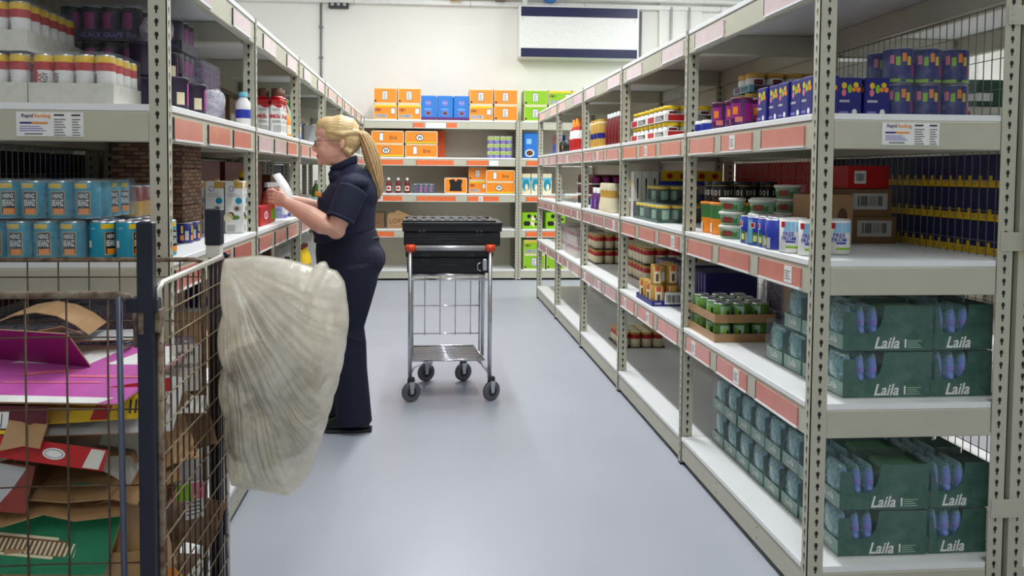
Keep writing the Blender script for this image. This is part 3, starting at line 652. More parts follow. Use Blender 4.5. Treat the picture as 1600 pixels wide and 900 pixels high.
for k in range(4): place('wpk', boxy('paper_pack', .22, .12, .16, 'lightgrey', lambda m, w, d, h: m.quad(.02, w-.02, .03, .1, 'offwhite')), -.82-.0*k, 6.2+k*.32, L4, LZ, 'pale grey paper pack, '+ORD[k]+' one behind the head on the left shelf', 'box', 'pale packs on the far left shelf')
# --- left run, second shelf and lower
items('wc', boxy('white_carton', .12, .09, .17, 'offwhite', lambda m, w, d, h: (m.quad(.02, .1, .03, .12, 'lightgrey'), m.oval(.06, .14, .02, .01, 'gold'))), 'carton', None, LZ, [(-.82, 4.55, L2, 'off-white carton below the reaching arm')])
items('sgold', scol('brown', 'black', 1.1), 'bottle', 'brown sauce bottles', LZ, [(-.82, 4.76, L2, 'brown sauce bottle beside the off-white carton'), (-.82, 5.0, L2, 'brown sauce bottle beside the yellow bottles')])
yb = bottle('oil_bottle', [(.035, 0), (.04, .01), (.04, .14), (.016, .2), (.015, .22)], 'yellow', 'darkred', .018, .215, .24, lambda mb: mb.patch(.0406, -60, 60, .03, .11, 'gold'))
for i in range(3): place('yb', yb, -.82, 5.25+i*.1, L2, LZ, 'yellow oil bottle, '+ORD[i]+' of three beside the trousers', 'bottle', 'yellow oil bottles')
for i in range(3):
    for k in range(2):
        place('ppk2', pack('purple_can_pack', gcan, 'can', 4, 3, .033, .115, 'purple', .035, 'lilacfilm', 11), -1.4+.01*k, 2.50+i*.24, L2+k*.12, 0, 'purple can pack seen through the cage, '+['lower', 'upper'][k]+' layer, '+ORD[i]+' from the front', 'drinks', 'purple can packs behind the cage') if i < 3 else 0
for i in range(2): place('ppk2', None, -1.11, 2.50+i*.24, L2, 0, 'purple can pack beside the others on the second left shelf, '+['front', 'rear'][i]+' one', 'drinks', 'purple can packs behind the cage')
for i in range(2):
    place('trp', None, -.80, 2.97+i*.262, L2, LZ, 'plain brown box on the second left shelf, '+ORD[i]+' from the near end', 'box', 'brown boxes on the second left shelf')
# run behind the left one: dark bulk cases
for k in range(12):
    for j, z in enumerate((L2, L3, L4)):
        place('bulk%d' % (j % 2), boxy('bulk_case', .5, .3, .335, ['maroon', 'deepnavy'][j % 2], lambda m, w, d, h: (m.quad(.08, .3, .1, .2, 'lightgrey'), m.quad(.34, .46, .05, .25, 'midgrey'))), -1.60, 2.50+(k//2)*1.195+(k % 2)*.55, z, LZ,
              ['maroon', 'navy', 'maroon'][j]+' bulk case beyond the left mesh on the '+['second', 'third', 'fourth'][j]+' shelf, '+ORD[k]+' from the near end', 'box', 'bulk cases behind the left run')

# fuller stock deeper in the left run
for k, (y, z, c) in enumerate([(3.70, L4, 'darkkraft'), (4.0, L4, 'maroon'), (4.88, L4, 'darkkraft'), (5.6, L4, 'brown'), (6.1, L4, 'darkkraft'), (4.9, L2, 'brown'), (3.7, L2, 'darkkraft'), (4.3, L2, 'deepnavy'), (5.5, L2, 'darkkraft'), (6.1, L3, 'brown'), (6.1, L2, 'brown')]):
    place('stk'+c, boxy('stock_case', .28, .2, .24, c, lambda m, w, d, h: (m.quad(.03, .13, .05, .15, 'lightgrey'), m.lines(.15, .25, .05, .12, 3, 'midgrey'))), -1.17, y, z, LZ,
          '%s case at the back of the left run, %s shelf, about %s bay' % ({'darkkraft': 'brown', 'maroon': 'maroon', 'brown': 'dark brown', 'deepnavy': 'navy'}[c], {L4: 'fourth', L3: 'third', L2: 'second'}[z], ORD[int((y-LY)/LL)]), 'box', 'stock cases at the back of the left run')
for k in range(5):
    place('jug', bottle('washing_up_bottle', [(.035, 0), (.04, .01), (.04, .12), (.02, .17), (.015, .18)], 'leafgreen', 'white', .018, .175, .2, lambda mb: mb.patch(.0406, -60, 60, .03, .11, 'yellow')), -.83, 6.1+k*.1, L3, LZ, 'green bottle with yellow label beyond the face, '+ORD[k]+' along the third shelf', 'bottle', 'green bottles with yellow labels')
# --- right run: cases of pouches in a green printed carton under clear film
def pouch_mesh():
    mb = MB(); vs_ = []; fs = []; nx, nz = 10, 9; w, h, d = .036, .135, .135
    for j in range(nz+1):
        v = j/nz; tp = (1-abs(2*v-1)**3)
        for i in range(nx):
            a = 2*PI*i/nx; wy = (d/2)*(.85+.15*tp); wx = w/2*(.25+.75*tp)
            vs_.append((wx*math.cos(a), wy*(abs(math.sin(a))**.6)*(1 if math.sin(a) > 0 else -1), h*v))
    ms = []
    for j in range(nz):
        for i in range(nx): fs.append((j*nx+i, j*nx+(i+1) % nx, (j+1)*nx+(i+1) % nx, (j+1)*nx+i)); ms.append('pouchgreen' if (i in (0, 1, 4, 5, 9) or j in (0, 8)) else ('lilac' if j == 5 else 'pouchblue'))
    fs.append(tuple(range(nx))[::-1]); fs.append(tuple(nz*nx+i for i in range(nx))); ms += ['pouchgreen', 'pouchgreen']
    mb.add(vs_, fs, ms, None, True); return mb.mesh('pouch')
mat('pouchgreen', (40, 132, 112), .25, 0, .2, 60, coat=.6, col2=(150, 190, 205)); mat('pouchblue', (56, 92, 190), .25, 0, .15, 60, coat=.6, col2=(130, 160, 225))
POUCH = pouch_mesh()
film('casefilm', .90, (215, 235, 235), .08, 24)
mat('casegreen', (18, 84, 64), .4, 0, .06, 20, coat=.3); mat('casepale', (136, 172, 160), .45, 0, .06)
def laila(w):
    def fn():
        h, d = .147, .138; t = empty('pouch_case'); mb = MB(); t0 = .0025; k = .30
        mb.box(0, w, 0, d, 0, t0, 'casegreen')
        q = [(0, t0), (w, t0), (w, h), (.135, h), (.133, h*.8), (.124, h*.58), (.110, h*.44), (.09, h*.38), (.05, h*.38), (.045, h*.5), (.035, h*.85), (.0, h*.85)] if w > .25 else [(0, t0), (w, t0), (w, h), (.115, h), (.113, h*.8), (.104, h*.58), (.09, h*.44), (.07, h*.38), (.03, h*.38), (.02, h*.5), (.012, h*.85), (.0, h*.85)]
        mb.ext(q, 0, .002, 'casegreen'); mb.box(w-.002, w, .002, d-.002, t0, h, 'casegreen'); mb.ext([(0, t0), (w, t0), (w, h*.9), (0, h*.3)], d-.002, d, 'casegreen')
        mb.box(0, .002, .002, d-.002, t0, h*.34, 'casepale')
        X = faces(0, '-x', w, d, h); mb.text('Laila', d*.5, h*.2, h*.17, 'white', X, bold=True, shear=.25); mb.lines(d*.15, d*.85, h*.03, h*.09, 2, 'offwhite', X)
        mb.text('Laila', .150 if w > .25 else .085, h*.17, h*.26, 'white', None, -.0008, bold=True, w=.082, shear=.25)
        if w > .25:
            mb.lines(.215, .262, h*.06, h*.25, 4, 'palegreen'); mb.quad(.205, .211, h*.06, h*.25, 'white')
        mb.build('carton_sleeve', t)
        x = .022
        while x < min(w-.02, .15): inst('pouch', POUCH, t, (x, d/2, t0+.004)); x += .043
        if w > .2: MB().box(.155, w-.004, .006, d-.006, t0, h-.012, 'green', .012).build('pouch_block', t)
        lump_film(w, d, h+.001, 'casefilm', int(w*100), .004).build('shrink_film', t)
        return t
    return fn
cnt = 0
def cases(level, ny, cols, y0, tag_, rows):
    lv = {L1: 'bottom', L2: 'second'}[level]
    for l, (n, ys) in enumerate(rows):
        for c, (x, w) in enumerate(cols):
            for j in range(n):
                place('laila%d' % (w > .25), laila(w), x+rnd.uniform(-.004, .004), ys+j*.146, level+l*.1535, rnd.uniform(-.015, .015),
                      'green pouch case, %s shelf, %s layer, %s column, %s from the front' % (lv, ['lower', 'upper', 'topmost'][l], ['aisle side', 'rear'][c], ORD[j]), 'food case', 'green pouch cases on the %s shelf' % lv)
cases(L1, 8, [(1.335, .298), (1.642, .198)], 0, '', [(8, 2.475), (8, 2.475)])
cases(L2, 4, [(1.335, .298), (1.642, .198)], 0, '', [(4, 2.475), (3, 2.475)])
for k in range(2):
    for j in range(2): place('laila1', None, 1.95, 3.2+j*.16, L2+k*.1535, 0, 'green pouch case beyond the mesh in the rear run, %s layer, %s' % (['lower', 'upper'][k], ['front', 'behind it'][j]), 'food case', 'green pouch cases beyond the mesh')
place('crum3', crumple('film_bundle', .1, .09, .04, 'bluefilm', 4, .3), 1.47, 2.62, L2+.309, 0, 'loose crumpled clear film lying on the green pouch cases', 'plastic film')
# green cans in brown trays, two high
def gc(mb, r, h): mb.patch(r, -40, 40, h*.1, h*.85, 'palegreen'); mb.patch(r+.0004, -22, 0, h*.2, h*.7, 'lime'); mb.patch(r+.0004, 4, 22, h*.25, h*.6, 'darkgreen')
gcn = can_mesh('can', .036, .078, [(0, 'leafgreen')], gc)
tb = pack('vegetable_can_tray', gcn, 'can', 3, 4, .0425, .078, 'kraft', .036, None, 3)
for k in range(2): place('vct', tb, 1.225, 3.335, L2+k*.0835, 0, ['lower', 'upper'][k]+' brown carton tray of green cans beside the green pouch cases', 'canned food', 'brown trays of green cans')
place('ppl', pack('purple_can_pack', gcan, 'can', 4, 3, .033, .115, None, 0, 'lilacfilm', 21), 1.53, 3.35, L2, 0, 'purple can pack behind the brown can trays, lower one', 'drinks', 'purple packs behind the brown trays')
place('ppl', None, 1.53, 3.35, L2+.12, 0, 'purple can pack behind the brown can trays, upper one', 'drinks', 'purple packs behind the brown trays')
place('ppl', None, 1.53, 3.10, L2, 0, 'purple can pack behind the brown trays, nearer lower one', 'drinks', 'purple packs behind the brown trays'); place('trp', None, 1.53, 3.07, L2+.12, 0, 'brown box on the purple pack behind the pouch cases', 'box')
# third shelf near bay: tubs, tins, boxes
def mtub():
    t = empty('spread_tub'); MB().lathe([(.040, 0), (.043, .003), (.05, .042, 'green')], 'palegreen', 20).patch(.0475, -50, 50, .008, .036, 'green').patch(.0482, -25, 25, .01, .034, 'mudred').build('tub_body', t)
    MB().lathe([(.053, .0425), (.055, .044), (.055, .053), (.05, .055)], 'offwhite', 20).build('tub_lid', t); return t
for i, (x, y, n, lb) in enumerate([(1.265, 3.27, 3, 'front stack at the shelf edge'), (1.33, 3.12, 3, 'second stack beside the blue tins'), (1.47, 3.2, 4, 'rear stack'), (1.42, 3.32, 3, 'middle stack behind the front one')]):
    for k in range(n): place('mtub', mtub, x, y, L3+k*.0565, RZ*.5, 'pale green spread tub with white lid, '+lb+', '+['lowest', 'second', 'third', 'topmost'][k], 'tub', 'stacked spread tubs')
def btin(mb, r, h): mb.patch(r, -75, -40, h*.08, h*.9, 'paleteal'); mb.patch(r, -40, -5, h*.1, h*.45, 'leafgreen'); mb.patch(r+.0003, -34, -12, h*.15, h*.35, 'paleyellow'); mb.patch(r, -5, 20, h*.05, h*.4, 'lightgrey'); mb.patch(r, -60, -25, h*.6, h*.8, 'white'); mb.patch(r+.0003, -50, -30, h*.63, h*.78, 'red')
bt = can_mesh('tin', .0365, .108, [(0, 'royal')], btin, 20)
btl = [(1.245, 3.03), (1.238, 2.945), (1.245, 2.86), (1.235, 2.775), (1.33, 2.99), (1.33, 2.9), (1.33, 2.81)]
for i, (x, y) in enumerate(btl): place('btin', lambda: MB_single(bt, 'food_tin'), x, y, L3, [-.8, -.2, -.9, -1.3, 0, .3, .6][i], 'royal blue tin in the %s row, %s from the far end' % ('front' if i < 4 else 'rear', ORD[i if i < 4 else i-4]), 'tin', 'royal blue tins')
def wtin(mb, r, h): mb.patch(r, -50, 50, h*.62, h*.9, 'babyblue'); mb.patch(r+.0003, -66, -44, h*.74, h*.9, 'red'); mb.text('FREE', 0, h*.55, h*.12, 'royal', wrap=r+.0006, a0=-28, bold=True); mb.text('FROM', 0, h*.42, h*.12, 'royal', wrap=r+.0006, a0=-28, bold=True); mb.patch(r, -40, 0, h*.3, h*.35, 'royal'); mb.patch(r, -40, 30, h*.14, h*.2, 'lime')
wt = can_mesh('tin', .046, .118, [(0, 'white')], wtin, 20, 'lightgrey')
for i, (x, y) in enumerate(((1.25, 2.67), (1.27, 2.57), (1.375, 2.62))): place('wtin', lambda: MB_single(wt, 'baby_milk_tin'), x, y, L3, -.3 if i < 2 else .25, 'white tin with blue lettering, '+['at the shelf edge beside the blue tins', 'at the shelf edge hidden by the near post', 'right of the near right post'][i], 'tin', 'white tins with blue lettering')
gy = lambda: MB().lathe([(.042, 0), (.046, .006), (.046, .03, 'orange'), (.05, .07, 'green'), (.052, .13, 'yellow'), (.056, .131), (.056, .14), (.05, .142)], 'orange', 18).patch(.0495, -30, 10, .01, .05, 'white').build('snack_pot')
for i, (x, y) in enumerate(((1.30, 3.60), (1.42, 3.62), (1.54, 3.58), (1.42, 3.48), (1.30, 3.48))): place('gy', gy, x, y, L3, RZ, 'green and orange snack pot with yellow rim, '+['front far', 'middle far', 'rear far', 'middle near', 'front near'][i]+' one of the five', 'pot', 'green and orange snack pots')
djm = MB().lathe([(.034, 0), (.037, .005), (.037, .07, 'gold'), (.038, .072, 'black'), (.038, .088), (.034, .09)], 'black', 16).text('101', 0, .04, .026, 'offwhite', wrap=.0376, a0=-20, bold=True).text('101', 0, .04, .026, 'offwhite', wrap=.0376, a0=70, bold=True).mesh('pickle_jar')
for i, (x, y) in enumerate(((1.30, 3.60), (1.40, 3.62), (1.50, 3.60), (1.30, 3.5), (1.40, 3.5), (1.52, 3.5))): place('djm', lambda: MB_single(djm, 'pickle_jar'), x, y, L3+.144, RZ*.4, 'black jar lettered 101 standing on the snack pots, '+['front far', 'middle far', 'rear far', 'front near', 'middle near', 'rear near'][i], 'jar', 'black jars on the snack pots')
def kbox(m, w, d, h): m.oval(w*.75, h*.55, .02, .035, 'brown'); m.lines(.02, w*.5, h*.2, h*.35, 2, 'brown')
place('kbx', boxy('cardboard_box', .17, .15, .19, 'kraft', kbox), 1.46, 2.98, L3, 0, 'plain brown cardboard box behind the white tins', 'box')
def bbox2(m, w, d, h): m.quad(.03, w-.02, h*.25, h*.85, 'lightgrey'); m.bars(.05, w-.04, h*.38, h*.75, 'darkgrey', y=-.0012)
for k in range(2): place('bb2', boxy('barcoded_box', .19, .12, .105, 'darkkraft', bbox2), 1.64-.02*k, 3.02, L3+k*.106, .0, ['lower', 'upper'][k]+' brown box with big white barcode label near the mesh', 'box', 'barcoded brown boxes')
place('rdb', boxy('red_box', .18, .1, .09, 'red', lambda m, w, d, h: (m.quad(.03, .08, .02, .07, 'white'), m.bars(.035, .075, .03, .06, 'darkgrey', y=-.001))), 1.63, 3.03, L3+.213, .08, 'red box lying on top of the barcoded brown boxes', 'box')
# navy and yellow boxes beyond the mesh (in the run behind)
def nvy(m, w, d, h):
    r = random.Random(int(h*1e4)); m.quad(.0, w, 0, h*.22, 'yellow'); m.quad(0, w*.3, h*.2, h*.36, 'yellow', y=-.0008); m.oval(w*.65, h*.12, w*.2, h*.05, 'gold', y=-.001)
nv = boxy('pasta_box', .0515, .2, .112, 'deepnavy', nvy, .001)
for k in range(3):
    for i in range(24): place('nvy', nv, 1.885, 3.63-i*.0525, L3+k*.1135, RZ, 'navy box with yellow foot beyond the mesh, %s row, number %s from the far end' % (['lowest', 'middle', 'top'][k], (ORD+['fifteenth', 'sixteenth', 'seventeenth', 'eighteenth', 'nineteenth', 'twentieth', 'twenty-first', 'twenty-second', 'twenty-third', 'twenty-fourth'])[i]), 'box', 'navy and yellow boxes beyond the mesh')
rw = boxy('red_carton', .155, .25, .165, 'red', lambda m, w, d, h: (m.quad(.02, .11, .01, .05, 'pink'), m.oval(w*.5, h*.75, .008, .012, 'maroon'), m.oval(w*.5, h*.45, .006, .008, 'maroon')))
for k in range(2):
    for i in range(6): place('rcw', rw, 1.89, 4.85-i*.165, L3+k*.167, RZ, 'red carton beyond the right mesh, %s row, %s from the far end' % (['lower', 'upper'][k], ORD[i]), 'box', 'red cartons beyond the mesh')
# fourth shelf near bay
def fru(m, w, d, h):
    for fc in ('-y', '-x', '+x'):
        X = faces(0, fc, w if fc == '-y' else d, d, h) if fc == '-y' else faces(0, fc, w, d, h); ww = w if fc == '-y' else d
        for x, z, a, b, c in ((.28, .80, .009, .011, 'yellow'), (.27, .62, .008, .012, 'pink'), (.50, .72, .008, .015, 'lime'), (.74, .82, .009, .009, 'yellow'), (.84, .70, .008, .009, 'orange'), (.66, .70, .007, .008, 'orange')): m.oval(ww*x, h*z, a, b, c, X=X)
        m.quad(ww*.1, ww*.5, h*.38, h*.44, 'lightgrey', X=X); m.oval(ww*.7, h*.14, .009, .01, 'white', X=X); m.quad(ww*.1, ww*.45, h*.1, h*.16, 'lilac', X=X)
fb = boxy('navy_fruit_box', .082, .09, .132, 'navy', fru, .004)
for i in range(5): place('fru', fb, 1.245+.006*(i % 2), 2.99-i*.09, L4, RZ, 'navy box printed with coloured fruit, '+ORD[i]+' along the shelf edge from the far end', 'box', 'navy fruit boxes along the shelf edge')
fb2 = boxy('navy_fruit_box', .088, .09, .132, 'navy', fru, .004)
for i, (x, y) in enumerate(((1.355, 2.6), (1.452, 2.6), (1.35, 2.75))): place('fr2', fb2, x, y, L4, 0, 'navy box printed with coloured fruit, '+['left one right of the near post', 'right one beside the wrapped tins', 'one behind near the near post'][i], 'box', 'navy fruit boxes in the end view')
def fcan(mb, r, h):
    for a, z, c in ((-60, .55, 'pink'), (-38, .5, 'lime'), (-15, .6, 'orange'), (5, .5, 'yellow')): mb.patch(r, a, a+16, h*z, h*(z+.25), c)
    mb.patch(r, 25, 60, h*.2, h*.5, 'magenta'); mb.patch(r, -70, -20, h*.03, h*.12, 'lime'); mb.patch(r, 0, 50, h*.03, h*.1, 'lime')
fcn = can_mesh('can', .049, .118, [(0, 'deepnavy'), (.12, 'navy')], fcan, 18)
for k in range(2): place('ft', pack('fruit_can_pack', fcn, 'can', 3, 2, .0385+.0105, .118, None, 0, 'clearfilm', 30), 1.555, 2.62, L4+k*.121, 0, ['lower', 'upper'][k]+' film wrapped pack of navy fruit cans behind the mesh corner', 'canned food', 'wrapped packs of navy fruit cans')
def mpot():
    return MB().lathe([(.038, 0), (.042, .005), (.042, .1), (.044, .102, 'maroon'), (.044, .11), (.04, .112)], 'purple', 18).patch(.0425, -50, 10, .03, .09, 'magenta').patch(.043, -35, -5, .045, .075, 'orange').patch(.0425, 30, 80, .02, .09, 'magenta').patch(.043, -20, 20, .015, .035, 'salmon').build('dessert_tin')
for i, (x, y) in enumerate(((1.25, 3.37), (1.27, 3.27), (1.245, 3.145), (1.35, 3.4), (1.36, 3.28), (1.34, 3.17))): place('mpot', mpot, x, y, L4, -.6, 'purple round tin with magenta label, %s %s' % (['front', 'rear'][i > 2], ['farthest', 'middle', 'nearest'][i % 3]), 'tin', 'purple round tins')
wcp = bottle('blue_tub', [(.035, 0), (.038, .004), (.038, .03)], 'royal', 'white', .036, .03, .045)
items('wcp', wcp, 'tub', 'small blue tubs', RZ, [(1.235, 3.475, L4, 'small blue tub with white lid at the shelf edge, nearer one'), (1.235, 3.56, L4, 'small blue tub with white lid at the shelf edge, farther one')])
yl = lambda lidc, bodyc: MB().lathe([(.038, 0), (.042, .004), (.042, .03, 'white'), (.042, .056, 'tin'), (.036, .06, lidc), (.043, .061, lidc), (.043, .08, lidc), (.039, .082)], bodyc, 16)
ylm = yl('yellow', 'red').patch(.0425, -30, 30, .008, .052, 'darkred').mesh('jar'); yld = yl('gold', 'purple').patch(.0425, -30, 30, .008, .052, 'maroon').mesh('jar')
def jdeco(c1, c2):
    def f(mb, W, D, H):
        for X, w in ((Matrix.Identity(4), W), (faces(0, '-x', W, D, H), D)):
            mb.quad(w*.06, w*.42, H*.1, H*.9, c1, -.0027, X); mb.quad(w*.5, w*.94, H*.15, H*.85, 'darkgrey', -.0027, X); mb.lines(w*.53, w*.9, H*.25, H*.8, 3, c2, X, -.0032)
    return f
yp = pack('jar_tray', ylm, 'jar', 3, 4, .043, .082, 'white', .04, None, 2, jdeco('red', 'white'))
for j in range(2):
    for k in range(2): place('jt', yp, 1.255, 4.22+j*.365, L4+k*.088, 0, 'white tray of yellow-lidded jars, %s stack, %s one' % (['near', 'far'][j], ['lower', 'upper'][k]), 'jars', 'white trays of yellow-lidded jars')
dp = pack('jar_tray', yld, 'jar', 4, 2, .043, .082, 'paleteal', .03, None, 2, jdeco('maroon', 'teal'))
for k in range(3): place('dt', dp, 1.42, 3.50, L4+k*.088, 0, 'teal tray of purple jars at the shelf back, '+['lowest', 'middle', 'topmost'][k], 'jars', 'teal trays of purple jars')
place('pkw', crumple('pink_wrapped_bundle', .12, .1, .09, 'lilacfilm', 13, .2), 1.65, 3.2, L4, 0, 'pinkish film wrapped bundle at the back of the fourth right shelf', 'bundle')
place('pkx', boxy('pink_box', .2, .14, .16, 'pink', lambda m, w, d, h: [m.quad(.02+i*.06, .06+i*.06, .03, .13, 'lilac') for i in range(3)]), 1.5, 2.96, L4, 0, 'pink box among the stock at the shelf back', 'box')
for k in range(2): place('wcx', boxy('white_case', .22, .3, .165, 'offwhite', lambda m, w, d, h: (m.oval(.06, .09, .016, .02, 'lightgrey'), m.lines(.1, .18, .05, .1, 3, 'lightgrey'))), 1.885, 3.62, L4+k*.168, 0, ['lower', 'upper'][k]+' white case beyond the mesh on the fourth shelf', 'box', 'white cases beyond the mesh')
place('grb', boxy('green_case', .3, .3, .1, 'darkgreen', lambda m, w, d, h: m.quad(.05, .2, .02, .05, 'white')), 1.92, 2.9, L4+.07, 0, 'dark green case on a white tray beyond the mesh', 'box'); place('wtr', boxy('white_tray', .32, .32, .068, 'offwhite', lambda m, w, d, h: (m.oval(.1, .035, .02, .02, 'red'), m.lines(.15, .3, .02, .05, 2, 'lightgrey'))), 1.91, 2.89, L4, 0, 'white tray with red dot under the dark green case', 'tray')
place('blw', crumple('blue_film_bundle', .09, .1, .05, 'bluefilm', 17), 1.42, 4.5, L4+.18, 0, 'blue tinted film bundle lying on the yellow-lidded jars', 'bundle')
# second bay and beyond, fourth shelf
bbt = bottle('tall_sauce_bottle', [(.028, 0), (.032, .01), (.032, .14), (.02, .17), (.015, .19)], 'darkred', 'white', .019, .185, .215, lambda mb: mb.patch(.0326, -70, 10, .02, .12, 'red').patch(.033, -50, -10, .05, .09, 'cream'))
for i in range(5): place('bbt', bbt, 1.25+.0*i, 5.12+i*.095, L4, RZ, 'tall dark red sauce bottle with white cap, '+ORD[i]+' beyond the yellow-lidded jars', 'bottle', 'tall dark red sauce bottles')
def tanb(): return MB().lathe([(.038, 0), (.04, .005), (.04, .06, 'navy'), (.04, .1, 'gold'), (.04, .17, 'cream'), (.036, .18, 'gold'), (.036, .2)], 'gold', 14).patch(.0406, -60, 0, .07, .16, 'cream').build('stacked_canister')
for i, (x, y) in enumerate(((1.25, 5.75), (1.25, 5.86), (1.25, 5.98), (1.35, 5.8), (1.35, 5.92))): place('tan', tanb, x, y, L4, RZ, 'cream and gold canister with navy band, %s row, %s' % (['front', 'rear'][i > 2], ORD[i if i < 3 else i-3]), 'canister', 'cream and gold canisters')
wr = bottle('cleaner_bottle', [(.05, 0), (.055, .01), (.055, .1, 'white'), (.05, .17), (.02, .22), (.02, .23)], 'red', 'orange', .03, .2, .27)
items('wr', wr, 'bottle', 'red and white bottles with orange caps', RZ, [(1.27, 6.75, L4, 'red and white bottle with orange cap on the far right shelf, nearer one'), (1.27, 6.9, L4, 'red and white bottle with orange cap on the far right shelf, farther one')])
dj = lambda: MB().lathe([(.045, 0), (.06, .02), (.062, .06), (.05, .1), (.03, .11)], 'black', 14).patch(.063, -50, 20, .03, .06, 'gold').build('round_dark_jar')
items('dj', dj, 'jar', 'round dark jars', RZ, [(1.28, 7.3, L4, 'round dark jar on the far right shelf, nearer one'), (1.28, 7.5, L4, 'round dark jar on the far right shelf, farther one')])
items('bxp', boxy('purple_blue_box', .2, .1, .2, 'royal', lambda m, w, d, h: (m.quad(0, w, h*.55, h, 'mudred'), m.oval(w*.5, h*.4, .05, .03, 'navy'))), 'box', 'purple and blue boxes at the far end', RZ, [(1.3, 8.4, L4, 'red and blue box at the far end of the right run')])
# second bay, third shelf
gj = MB().lathe([(.036, 0), (.04, .006), (.04, .075, 'yellow'), (.041, .078, 'yellow'), (.041, .092), (.037, .094)], 'darkgreen', 16).patch(.0406, -40, 20, .015, .065, 'palegreen').mesh('jar')
gjp = pack('green_jar_pack', gj, 'jar', 3, 3, .0415, .094, 'darkgreen', .016, 'clearfilm', 9)
for i, (x, y, z, lb) in enumerate([(1.24, 4.55, L3, 'lower front near'), (1.245, 4.82-.0, L3, 'lower front far'), (1.36, 4.45-.15, L3, 'lower rear near')] ):
    if i < 2: place('gjp', gjp, x, y-.275, z, 0, 'film wrapped pack of dark green jars, '+lb+' one', 'jars', 'packs of dark green jars')
place('gjp', None, 1.30, 4.50, L3+.1, 0, 'film wrapped pack of dark green jars, upper one', 'jars', 'packs of dark green jars')
wb4 = boxy('white_black_pack', .051, .07, .28, 'offwhite', lambda m, w, d, h: (m.quad(0, w, 0, h*.35, 'darkgrey'), m.ext([(w*.4, h*.85), (w*.6, h*.85), (w*.55, h*.4), (w*.45, h*.4)], -.001, -.0005, 'black')))
for i in range(3): place('wb4', wb4, 1.255+.053*i, 4.86, L3, 0, 'tall white pack with black spatula shape, '+ORD[i]+' from the shelf edge', 'box', 'tall white packs')
yb4 = boxy('yellow_blue_box', .185, .08, .285, 'royal', lambda m, w, d, h: (m.quad(0, w, h*.78, h, 'yellow'), m.oval(w*.3, h*.89, .02, .018, 'red', y=-.001), m.oval(w*.75, h*.89, .02, .018, 'red', y=-.001), m.quad(.03, .15, h*.5, h*.68, 'lightgrey', y=-.001), m.quad(0, w*.3, 0, h*.35, 'yellow', y=-.001)))
items('yb4', yb4, 'box', 'blue boxes with yellow tops', 0, [(1.425, 4.86, L3, 'tall blue box with yellow top band and red dots, farther one'), (1.62, 4.84, L3, 'tall blue box with yellow top band and red dots, nearer one')])
# third bay, third shelf
wbl = bottle('blue_bottle', [(.04, 0), (.044, .01), (.044, .09), (.02, .13), (.018, .14)], 'purple', 'white', .026, .12, .16, lambda mb: mb.patch(.0446, -70, 30, .02, .08, 'lilac'))
for i, (x, y) in enumerate(((1.27, 6.02), (1.27, 5.88), (1.4, 5.8))): place('wbl', wbl, x, y, L3, RZ, 'purple bottle with white cap, '+['far front', 'near front', 'rear'][i]+' one in the middle right bay', 'bottle', 'purple bottles with white caps')
crb = lambda: MB().lathe([(.04, 0), (.046, .01), (.046, .04), (.036, .1, 'gold'), (.036, .15, 'cream'), (.04, .17), (.034, .2)], 'cream', 14).build('cream_bottle')
for i in range(3): place('crb', crb, 1.25+.0*i, 5.62-i*.12, L3, RZ, 'cream and tan bottle, '+ORD[i]+' from the far end in the middle right bay', 'bottle', 'cream and tan bottles')
yyb = boxy('yellow_blue_pack', .09, .1, .23, 'royal', lambda m, w, d, h: (m.quad(0, w, h*.82, h, 'yellow'), m.quad(w*.3, w*.5, 0, h, 'yellow', y=-.001), m.quad(0, w, h*.4, h*.5, 'white', y=-.0014)))
for i in range(3): place('yyb', yyb, 1.262, 5.22-i*.1, L3, RZ, 'slim blue and yellow pack, '+ORD[i]+' from the far end, before the second post', 'box', 'slim blue and yellow packs')
cdm = MB().lathe([(.036, 0), (.038, .004), (.038, .07), (.032, .078)], 'maroon', 12).patch(.0386, -40, 40, .015, .055, 'magenta').mesh('jar')
cdk = MB().lathe([(.036, 0), (.038, .004), (.038, .07, 'gold'), (.034, .078)], 'black', 12).patch(.0386, -40, 40, .015, .055, 'gold').mesh('jar')
for k in range(3):
    me = cdk if k == 0 else cdm
    place('cd%d' % (k > 0), pack('preserve_tray', me, 'jar', 3, 8, .04, .078, 'white', .012, None, 4), 1.30, 6.35, L3+k*.088, 0, 'tray of dark preserve jars in the fourth right bay, '+['lowest', 'middle', 'topmost'][k], 'jars', 'trays of dark preserve jars')
items('wfp', crumple('white_film_roll', .04, .05, .05, 'milkyfilm', 33), 'plastic film', None, 0, [(1.28, 7.75, L3, 'small crumpled white film at the far end of the third right shelf')])
# second shelf: white and red yellow-lidded jars in shrink film (bays three and four)
rj = MB().lathe([(.036, 0), (.038, .004), (.038, .06, 'red'), (.038, .09, 'gold'), (.04, .092, 'gold'), (.04, .108), (.036, .11)], 'cream', 14).mesh('jar')
rjp = pack('mayonnaise_jar_pack', rj, 'jar', 3, 6, .0405, .11, None, 0, 'milkyfilm', 14, layers=1)
rjo = pack('mayonnaise_jar_pack', rj, 'jar', 4, 4, .0405, .11, 'darkgrey', .006, None, 14)
spots = [(1.25, 6.75, 'rjp', 'hazy film wrapped pack of red and gold topped jars, %s, nearest the fourth post'), (1.26, 7.30, 'rjp', 'hazy film wrapped pack of red and gold topped jars, %s, farthest'), (1.32, 6.30, 'rjo', 'open pack of red and gold topped jars, %s, in the fourth bay'), (1.42, 5.55, 'rjo', 'open pack of red and gold topped jars, %s, in the middle bay'), (1.42, 5.20, 'rjo', 'open pack of red and gold topped jars, %s, beside the second post')]
